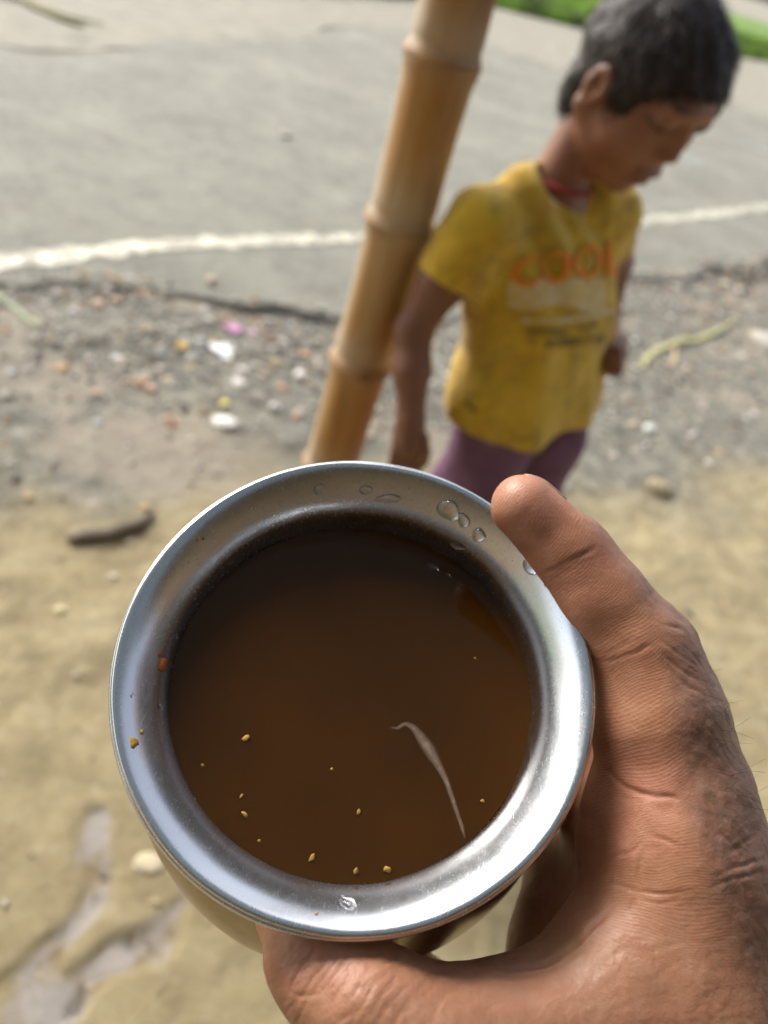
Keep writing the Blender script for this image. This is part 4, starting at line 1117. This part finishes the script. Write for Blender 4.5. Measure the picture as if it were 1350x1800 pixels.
for sg in (-1, 1):
    paint(np.exp(-(((qh[:, 2] - 0.034) / 0.0045) ** 2 + ((qh[:, 1] - sg * 0.034) / 0.020) ** 2) ** 2) * (qh[:, 0] > 0.05) * 0.8, (0.02, 0.015, 0.012))
    paint(np.exp(-(((qh[:, 2] - 0.006) / 0.0058) ** 2 + ((qh[:, 1] - sg * 0.032) / 0.018) ** 2) ** 2) * (qh[:, 0] > 0.05) * 0.9, (0.012, 0.01, 0.01))
boy = np_mesh('person', bv, bf, M_BOY, col=c.clip(0.005, 1))
tag(boy, 'young person in a dirty yellow t-shirt and purple shorts looking down beside the bamboo pole', 'person')
# hair: a cropped cap with tousled tufts
def hair_sd(p):
    q = (p - HC) @ HM / HS
    nz = 0.0035 * fbm(q * [30, 90, 45], 3)
    d = smin(ellip(q, (-0.004, 0, 0.012), (0.0930, 0.0740, 0.0800)), ellip(q, (-0.028, 0, -0.050), (0.045, 0.060, 0.060)), 0.02) + nz
    # hairline: front, temples, sideburn, nape
    ay = np.abs(q[:, 1])
    line_z = np.interp(q[:, 0], [-0.12, -0.060, -0.016, 0.006, 0.020, 0.034, 0.048, 0.062, 0.078, 0.12],
                                [-0.110, -0.100, -0.078, 0.010, -0.014, -0.034, 0.012, 0.040, 0.050, 0.058])
    cut = line_z + 0.006 * vnoise(q * 130) - q[:, 2]
    return smax(d, cut * 0.8, 0.004) * HS
hv_, hf_ = surf_nets(hair_sd, HC - 0.16, HC + 0.16, 0.003)
np_mesh('hair', hv_, hf_, M_HAIR, boy)
# strands that break the outline
hb = BVHTree.FromPolygons([tuple(v) for v in hv_], [tuple(f) for f in hf_])
sel = rng.choice(len(hv_), min(9000, len(hv_)), replace=False); SV = []; SF = []
crown = HC + Uh * 0.070 - Fh * 0.035
for i in sel:
    p = hv_[i]; h = hb.find_nearest(Vector(p)); nn = np.array(h[1])
    if nn @ (p - HC) < 0: continue
    d = p - crown; d = d - nn * (d @ nn); d = nrm(d + 0.006 * rng.standard_normal(3)); L1 = rng.uniform(0.010, 0.022)
    sd2 = np.cross(nn, d); w0 = 0.0006
    p0, p1, p2 = p - nn * .001, p + d * L1 * .5 + nn * 0.003, p + d * L1 + nn * rng.uniform(-0.002, 0.002)
    b = len(SV); SV += [p0 - sd2 * w0, p0 + sd2 * w0, p1 + sd2 * w0 * .8, p1 - sd2 * w0 * .8, p2 + sd2 * w0 * .2, p2 - sd2 * w0 * .2]
    SF += [(b, b + 1, b + 2, b + 3), (b + 3, b + 2, b + 4, b + 5)]
st = np_mesh('hair_strands', np.array(SV), np.array(SF), M_HAIR, boy); tag(st, kind='stuff')
# t-shirt
SH = [
    seg_((895, 440, -0.05, 74), (893, 560, -0.05, 70), .05), seg_((893, 560, -0.05, 70), (866, 690, -0.05, 76), .03),
    seg_((866, 690, -0.05, 76), (862, 790, -0.06, 84), .03),
    seg_((1025, 425, 0.05, 64), (1005, 560, 0.05, 69), .05), seg_((1005, 560, 0.05, 69), (968, 690, 0.05, 76), .03),
    seg_((968, 690, 0.05, 76), (955, 790, 0.05, 80), .03),
    seg_((950, 460, -0.01, 84), (925, 700, -0.01, 88), .05),
    seg_((844, 400, -0.09, 56), (944, 340, -0.02, 56), .02), seg_((1068, 378, 0.08, 50), (1036, 362, 0.04, 48), .02), seg_((948, 356, -0.01, 46), (1036, 364, 0.04, 46), .015),
]
SLV = [seg_((846, 404, -0.09, 56), (800, 472, -0.10, 52), .02), seg_((800, 472, -0.10, 52), (770, 522, -0.10, 54), .02)]
SLL = [seg_((1068, 372, 0.08, 48), (1076, 430, 0.14, 42), .02)]
hemc, _ = Vb_(915, 728, 0.0); HEM_Z = hemc[2]
sl_p, _ = Vb_(781, 490, -0.10); sl_d = nrm(Vb_(835, 395, -0.09)[0] - Vb_(781, 490, -0.10)[0])
sll_p, _ = Vb_(1075, 425, 0.14); sll_d = nrm(Vb_(1068, 372, 0.08)[0] - Vb_(1076, 430, 0.14)[0])
nk_p, nk_r = Vb_(1010, 326, -0.035, 76); nk_d = nrm(neck_t - neck_b)
BF = np.array([math.sin(R_(38)), -math.cos(R_(38)), 0]); BL = np.array([math.cos(R_(38)), math.sin(R_(38)), 0])
def shirt_sd(p):
    d = build(SH, p)
    lat = (p - hemc) @ BL; fr = (p - hemc) @ BF
    fold = 0.0030 * np.sin(lat * 80 + 14 * (p[:, 2] - 0.7) * (1 + lat * 6) + 3.2 * vnoise(p * [11, 11, 6])) * sstep(HEM_Z + 0.30, HEM_Z + 0.02, p[:, 2])
    dia = (p[:, 2] - hemc[2]) * 0.8 + lat
    fold = fold + 0.0035 * np.sin(dia * 85 + 2.5 * vnoise(p * 8)) * sstep(0.12, 0.0, np.abs(p[:, 2] - (HEM_Z + 0.27)) - 0.05) * sstep(0.02, -0.06, lat)
    d = d + fold + 0.0038 * fbm(p * [20, 20, 16], 3)
    d = smax(d, HEM_Z + 0.004 * np.sin(lat * 40) + 0.006 - p[:, 2], 0.006)
    s1 = smax(build(SLV, p) + 0.003 * fbm(p * 26, 2), -((p - sl_p) @ sl_d), 0.004)
    s2 = smax(build(SLL, p), -((p - sll_p) @ sll_d), 0.004)
    d = smin(d, s1, 0.035); d = smin(d, s2, 0.03)
    return smax(d, -ellip(p, nk_p + nk_d * 0.03, (nk_r * 1.16, nk_r * 1.16, 0.056), np.stack([nrm(np.cross(nk_d, [1, 0, 0])), np.cross(nk_d, nrm(np.cross(nk_d, [1, 0, 0]))), nk_d], 1)), 0.006)
pts = np.array([q for h in SH + SLV + SLL for q in (h[0] - h[2], h[0] + h[2], h[1] - h[3], h[1] + h[3])])
sv, sf = surf_nets(shirt_sd, pts.min(0) - 0.015, pts.max(0) + 0.015, 0.0034, lip=1.8)
shirt = np_mesh('t_shirt', sv, sf, M_SHIRT, boy)
sh_bvh = BVHTree.FromPolygons([tuple(v) for v in sv], [tuple(f) for f in sf])
# shorts
SO = []
for hip, kx in ((hipR, -0.02), (hipL, 0.02)):
    kn = np.array([hip[0] + kx, hip[1] - 0.01, 0.33]); SO += [(hip + ZUP * 0.05, hip, 0.048, 0.056, .02), (hip, kn, 0.058, 0.062, .02)]
def short_sd(p):
    d = build(SO, p) + 0.003 * np.sin(p[:, 2] * 60 + 40 * p[:, 0] + 3 * vnoise(p * 9)) + 0.003 * fbm(p * 18, 2)
    return smax(d, 0.335 - p[:, 2], 0.004)
pts = np.array([q for h in SO for q in (h[0] - h[2], h[0] + h[2], h[1] - h[3], h[1] + h[3])])
ov, of = surf_nets(short_sd, pts.min(0) - 0.015, pts.max(0) + 0.015, 0.0045, lip=1.8)
np_mesh('shorts', ov, of, M_SHORT, boy)
# red thread round the neck
mid = neck_b * 0.86 + neck_t * 0.14; rr = nr_b * 0.86 + nr_t * 0.14 + 0.004
na = nrm(np.cross(nk_d, [1, 0, 0])); nb_ = np.cross(nk_d, na)
ring = []
for u in np.linspace(0, 2 * math.pi, 61):
    q = mid + rr * 1.05 * (math.cos(u) * na + math.sin(u) * nb_)
    h = BVHTree.FromPolygons([tuple(v) for v in bv[:1]], []) if False else None
    ring.append(q - ZUP * 0.012 * (0.5 + 0.5 * math.cos(u - 2.0)))
v_, f_ = tube(ring, 0.0028, 6); poly_mesh('necklace', v_, f_, M_RED, boy)
# print on the chest: laid on the cloth
def on_shirt(px, py, lift):
    h = sh_bvh.ray_cast(Vector(EYE), Vector(DIR(px, py)).normalized())
    if h[0] is None: return None
    n_ = np.array(h[1]); 
    if n_ @ (EYE - np.array(h[0])) < 0: n_ = -n_
    return np.array(h[0]) + n_ * lift
def patch(name, outline_fn, nu, nv, mat, lift):
    V = []; F = []; ok = []
    for i in range(nu + 1):
        for j in range(nv + 1):
            x, y = outline_fn(i / nu, j / nv); p = on_shirt(x, y, lift); ok.append(p is not None); V.append(p if p is not None else np.zeros(3))
    for i in range(nu):
        for j in range(nv):
            a_ = i * (nv + 1) + j; q = (a_, a_ + 1, a_ + nv + 2, a_ + nv + 1)
            if all(ok[k] for k in q) and max(np.linalg.norm(V[q[0]] - V[k]) for k in q) < 0.03: F.append(q)
    if not F: return
    used = sorted(set(k for f in F for k in f)); mp_ = {k: i for i, k in enumerate(used)}
    return poly_mesh(name, [V[k] for k in used], [tuple(mp_[k] for k in f) for f in F], mat, shirt)
def glyphs(text, x0, y0, x1, y1, hgt0, hgt1, mat, name, lift):
    cu = bpy.data.curves.new('lettering', 'FONT'); cu.body = text; cu.size = 1; cu.offset = 0.022; cu.resolution_u = 3
    o = bpy.data.objects.new('lettering', cu); COL.objects.link(o)
    dg = bpy.context.evaluated_depsgraph_get(); me = bpy.data.meshes.new_from_object(o.evaluated_get(dg))
    COL.objects.unlink(o); bpy.data.objects.remove(o)
    bm = bmesh.new(); bm.from_mesh(me); bmesh.ops.triangulate(bm, faces=bm.faces)
    for _ in range(4):
        es = [e for e in bm.edges if e.calc_length() > 0.16]
        if not es: break
        bmesh.ops.subdivide_edges(bm, edges=es, cuts=1); bmesh.ops.triangulate(bm, faces=bm.faces)
    xs = [v.co.x for v in bm.verts]; ys = [v.co.y for v in bm.verts]; ax_, bx_ = min(xs), max(xs); ay_, by_ = min(ys), max(ys)
    dead = []
    for v in bm.verts:
        u = (v.co.x - ax_) / (bx_ - ax_); q = (v.co.y - ay_) / (by_ - ay_)
        x = x0 + (x1 - x0) * u; y = y0 + (y1 - y0) * u - (hgt0 + (hgt1 - hgt0) * u) * q
        p = on_shirt(x, y, lift)
        if p is None: dead.append(v)
        else: v.co = Vector(p)
    bmesh.ops.delete(bm, geom=dead, context='VERTS')
    return bm_obj(name, bm, mat, shirt, False)
glyphs('COOL', 900, 506, 1094, 482, 52, 64, M_ORANGE, 'lettering', 0.0035)
patch('print_band', lambda u, v: (893 + 170 * u, 492 + 45 * v - 4 * u + 12 * u * v + (6 * math.sin(u * 9) if v > 0.9 else 0)), 24, 6, M_CREAM, 0.0022)
patch('print_swash', lambda u, v: (918 + 160 * u, 556 + 10 * v + 26 * u * (1 - u) * 0.7 - 16 * u * u), 24, 2, M_CREAM, 0.0025)
for (x, y, wd, ht, sl) in ((922, 577, 72, 11, 1), (1012, 572, 36, 10, -6), (960, 598, 100, 12, -10), (926, 594, 16, 8, 0)):
    patch('print_bar', lambda u, v: (x + wd * u, y + ht * v + sl * u), 12, 2, M_INK, 0.0025)
patch('print_badge', lambda u, v: (815 + 24 * u, 700 + 8 * v + 20 * u), 6, 2, M_INK, 0.0025)

# ================================================================== LITTER AND STONES
def gz(p): return float(ground_height(np.array([p]))[0][0])
def stone(name, px, py, rpx, col_, label, cat, flatn=0.6, seed=0, asp=1.0, z=None, ang=0.0, amp=0.22):
    p = G(px, py); d = (p - EYE) @ VIEW; r = rpx * d / 1350
    zb = gz(p) if z is None else z
    bm = bmesh.new(); bmesh.ops.create_icosphere(bm, subdivisions=3, radius=1)
    arr = np.array([v.co[:] for v in bm.verts]); f = fbm(arr * 1.3 + seed * 3.1, 4)
    for v, k in zip(bm.verts, f):
        cI = v.co * (1 + amp * k); x, y = cI.x * asp, cI.y
        v.co = Vector((p[0] + r * (x * math.cos(ang) - y * math.sin(ang)), p[1] + r * (x * math.sin(ang) + y * math.cos(ang)), zb + r * flatn * (cI.z + 0.45)))
    return tag(bm_obj(name, bm, flat(name + '_surface', col_, 0.8, 60)), label, cat)
def scrap(name, px, py, wpx, hpx, col_, label, cat, seed=0, crumple=0.4):
    p = G(px, py); d = (p - EYE) @ VIEW; k = d / 1350; zb = gz(p) + 0.003
    nu = 14; V = []; F = []
    e = RD; f = RN
    for i in range(nu + 1):
        for j in range(nu + 1):
            u, v = i / nu * 2 - 1, j / nu * 2 - 1
            V.append((u, v))
    V = np.array(V); q = np.stack([V[:, 0] * 2 + seed * 9, V[:, 1] * 2, V[:, 0] * 0], 1)
    out_ = 1 + 0.25 * vnoise(q * 0.9)
    X = np.array([p[0], p[1], zb]) + (V[:, :1] * out_[:, None] * wpx / 2 * k) * e + (V[:, 1:] * out_[:, None] * hpx / 2 * k * 1.5) * f
    zz = crumple * wpx * k * 0.5 * (np.abs(fbm(q * 1.3, 3)) + 0.25 * (V[:, 0] ** 2)); X[:, 2] += zz
    X2 = X - np.array([0, 0, 0.0012]); nq = len(X)
    for i in range(nu):
        for j in range(nu):
            a_ = i * (nu + 1) + j; q_ = (a_, a_ + nu + 1, a_ + nu + 2, a_ + 1); F.append(q_); F.append(tuple(nq + t for t in q_[::-1]))
    return tag(poly_mesh(name, np.vstack([X, X2]), F, flat(name + '_paper', col_, 0.55, 40, 0.12)), label, cat)
def strand(name, pts, rpx, col_, label, cat, z=0.004, flatn=0.5):
    P3 = []
    for i, (x, y) in enumerate(pts):
        g = G(x, y); g[2] = (gz(g) if z < 0.02 else 0) + z; P3.append(g)
    P3 = catmull(P3, 8); d = (P3[0] - EYE) @ VIEW; r = rpx * d / 1350
    v_, f_ = tube(P3, np.interp(np.linspace(0, 1, len(P3)), [0, 0.15, 0.8, 1], [0.5, 1, 0.9, 0.3]) * r, 8, flatn)
    return tag(poly_mesh(name, v_, f_, flat(name + '_fibre', col_, 0.7, 50)), label, cat)
scrap('paper_scrap', 392, 617, 30, 30, (0.85, 0.88, 0.86), 'crumpled white paper scrap on the gravel left of the bamboo pole', 'paper scrap', 1)
scrap('pink_wrapper', 409, 575, 26, 18, (0.72, 0.33, 0.58), 'bright pink wrapper scrap just behind the white paper', 'wrapper', 2)
scrap('pink_wrapper', 440, 586, 20, 12, (0.52, 0.32, 0.40), 'dull pink wrapper scrap right of the bright pink one', 'wrapper', 3)
scrap('yellow_scrap', 318, 611, 16, 14, (0.75, 0.50, 0.06), 'mustard yellow scrap on the gravel left of the white paper', 'scrap', 4)
scrap('yellow_petal', 391, 718, 14, 10, (0.72, 0.62, 0.10), 'lemon yellow petal lying above the white stone', 'petal', 5)
stone('white_stone', 394, 755, 17, (0.72, 0.69, 0.62), 'whitish flat stone below the yellow petal', 'stone', 0.4, 1, 1.3)
stone('white_pebble', 338, 627, 8, (0.66, 0.64, 0.60), 'pale pebble touching the mustard yellow scrap', 'pebble', 0.7, 2)
stone('white_pebble', 527, 662, 10, (0.80, 0.76, 0.68), 'white pebble close to the left side of the bamboo pole', 'pebble', 0.7, 3)
stone('white_pebble', 131, 549, 9, (0.72, 0.70, 0.64), 'white pebble at the left end of the road edge', 'pebble', 0.7, 4)
stone('peach_pebble', 175, 539, 12, (0.58, 0.43, 0.31), 'peach coloured pebble right of the white one by the road edge', 'pebble', 0.6, 5)
stone('orange_stone', 112, 649, 12, (0.52, 0.33, 0.17), 'orange brown stone on the far left of the gravel', 'stone', 0.6, 6)
stone('peach_pebble', 369, 508, 9, (0.62, 0.48, 0.36), 'peach pebble lying on the asphalt under the white line', 'pebble', 0.6, 7, z=0.03)
stone('brown_pebble', 265, 688, 10, (0.55, 0.37, 0.26), 'pinkish brown pebble in the middle of the left gravel', 'pebble', 0.6, 8)
stone('pale_stone', 498, 250, 10, (0.56, 0.50, 0.40), 'pale stone lying out on the road', 'stone', 0.5, 9, z=0.03)
stone('pale_pebble', 1140, 755, 10, (0.66, 0.68, 0.62), 'pale pebble right of the purple shorts', 'pebble', 0.6, 10)
stone('peach_pebble', 1114, 747, 9, (0.55, 0.42, 0.33), 'peach pebble just left of the pale one beside the purple shorts', 'pebble', 0.6, 11)
stone('brown_stone', 1158, 862, 18, (0.36, 0.29, 0.18), 'brown clod of earth above the thumb', 'clod', 0.8, 12, 1.2)
stone('concrete_chunk', 1352, 606, 38, (0.40, 0.37, 0.31), 'broken pale concrete piece at the right edge of the ground', 'concrete', 0.18, 13, 1.1)
stone('flat_stone', 262, 1521, 19, (0.46, 0.39, 0.26), 'flat tan stone in the dirt left of the pot', 'stone', 0.25, 14, 1.5, ang=0.2)
strand('wood_chunk', [(120, 955), (150, 950), (190, 944), (215, 934), (245, 926), (272, 908)], 15, (0.085, 0.062, 0.032), 'dark rotten piece of wood lying on the dirt', 'wood', 0.010, 0.55)
scrap('green_leaf', 132, 950, 26, 12, (0.24, 0.25, 0.06), 'small green leaf on the left end of the dark rotten wood', 'leaf', 8, 0.6)
strand('grass_blade', [(-10, 518), (20, 540), (45, 560), (72, 580)], 9, (0.30, 0.34, 0.20), 'wide pale green grass blade on the far left gravel', 'grass blade', 0.006, 0.3)
strand('plant_stalk', [(1128, 650), (1140, 628), (1168, 610), (1200, 602), (1225, 598), (1262, 585), (1292, 568)], 6, (0.48, 0.46, 0.20), 'bent yellowish green plant stalk on the ground right of the boy', 'stalk', 0.010, 0.7)
strand('plant_stalk', [(1186, 604), (1188, 622), (1182, 640), (1166, 640)], 3.5, (0.50, 0.36, 0.20), 'short brown side stem beneath the yellowish green stalk', 'stalk', 0.006, 0.7)
strand('dry_twig', [(-10, 5), (40, 12), (85, 30), (130, 45), (185, 55)], 5, (0.26, 0.25, 0.10), 'dry olive twig lying on the far left of the road', 'twig', 0.045, 0.6)
strand('dry_twig', [(40, 14), (90, 38), (120, 50), (150, 60)], 6, (0.24, 0.22, 0.08), 'second dry twig just below the other on the far road', 'twig', 0.045, 0.6)
for i, (x, y, r, cI, lb) in enumerate([
        (20, 660, 8, (.6, .6, .6), 'small grey white pebble at the far left edge of the gravel'), (215, 640, 8, (.5, .4, .3), 'tan pebble between the orange stone and the mustard scrap'),
        (255, 668, 7, (.5, .33, .2), 'little rust brown pebble just above the pinkish brown one'), (60, 500, 6, (.4, .3, .2), 'small brown pebble above the wide grass blade'),
        (485, 640, 9, (.55, .42, .25), 'sandy pebble right of the white paper scrap'), (560, 600, 8, (.58, .48, .32), 'cream pebble touching the left side of the bamboo pole'),
        (462, 665, 8, (.45, .36, .26), 'dull brown pebble lower right of the white paper scrap'), (285, 655, 9, (.35, .3, .25), 'dark grey brown pebble below the mustard scrap'),
        (40, 720, 8, (.3, .27, .22), 'dark pebble at the lower left of the gravel'), (1080, 800, 8, (.5, .42, .35), 'pinkish pebble nearest to the purple shorts'),
        (1235, 720, 7, (.55, .45, .4), 'small pinkish pebble below the bent green stalk'), (1215, 770, 8, (.5, .4, .36), 'dull pink pebble lowest beneath the bent green stalk'),
        (660, 720, 10, (.62, .55, .42), 'pale pebble between the bamboo pole and the hanging arm'), (668, 655, 8, (.6, .46, .3), 'tan pebble beside the right side of the bamboo pole'),
        (650, 765, 8, (.5, .42, .3), 'brown pebble just above the pot rim beside the pole'), (1275, 500, 8, (.6, .53, .38), 'cream pebble under the white line on the right'),
        (255, 895, 9, (.5, .36, .2), 'orange tan pebble above the dark rotten wood'), (50, 880, 9, (.45, .33, .18), 'orange brown pebble at the left edge above the tan dirt'),
        (200, 1015, 6, (.6, .55, .45), 'small pale pebble below the dark rotten wood'), (105, 1074, 9, (.55, .48, .28), 'cream pebble alone on the tan dirt at the left')]):
    stone('pebble', x, y, r, cI, lb, 'pebble', 0.6, 50 + i)['group'] = 'small loose pebbles on the ground'
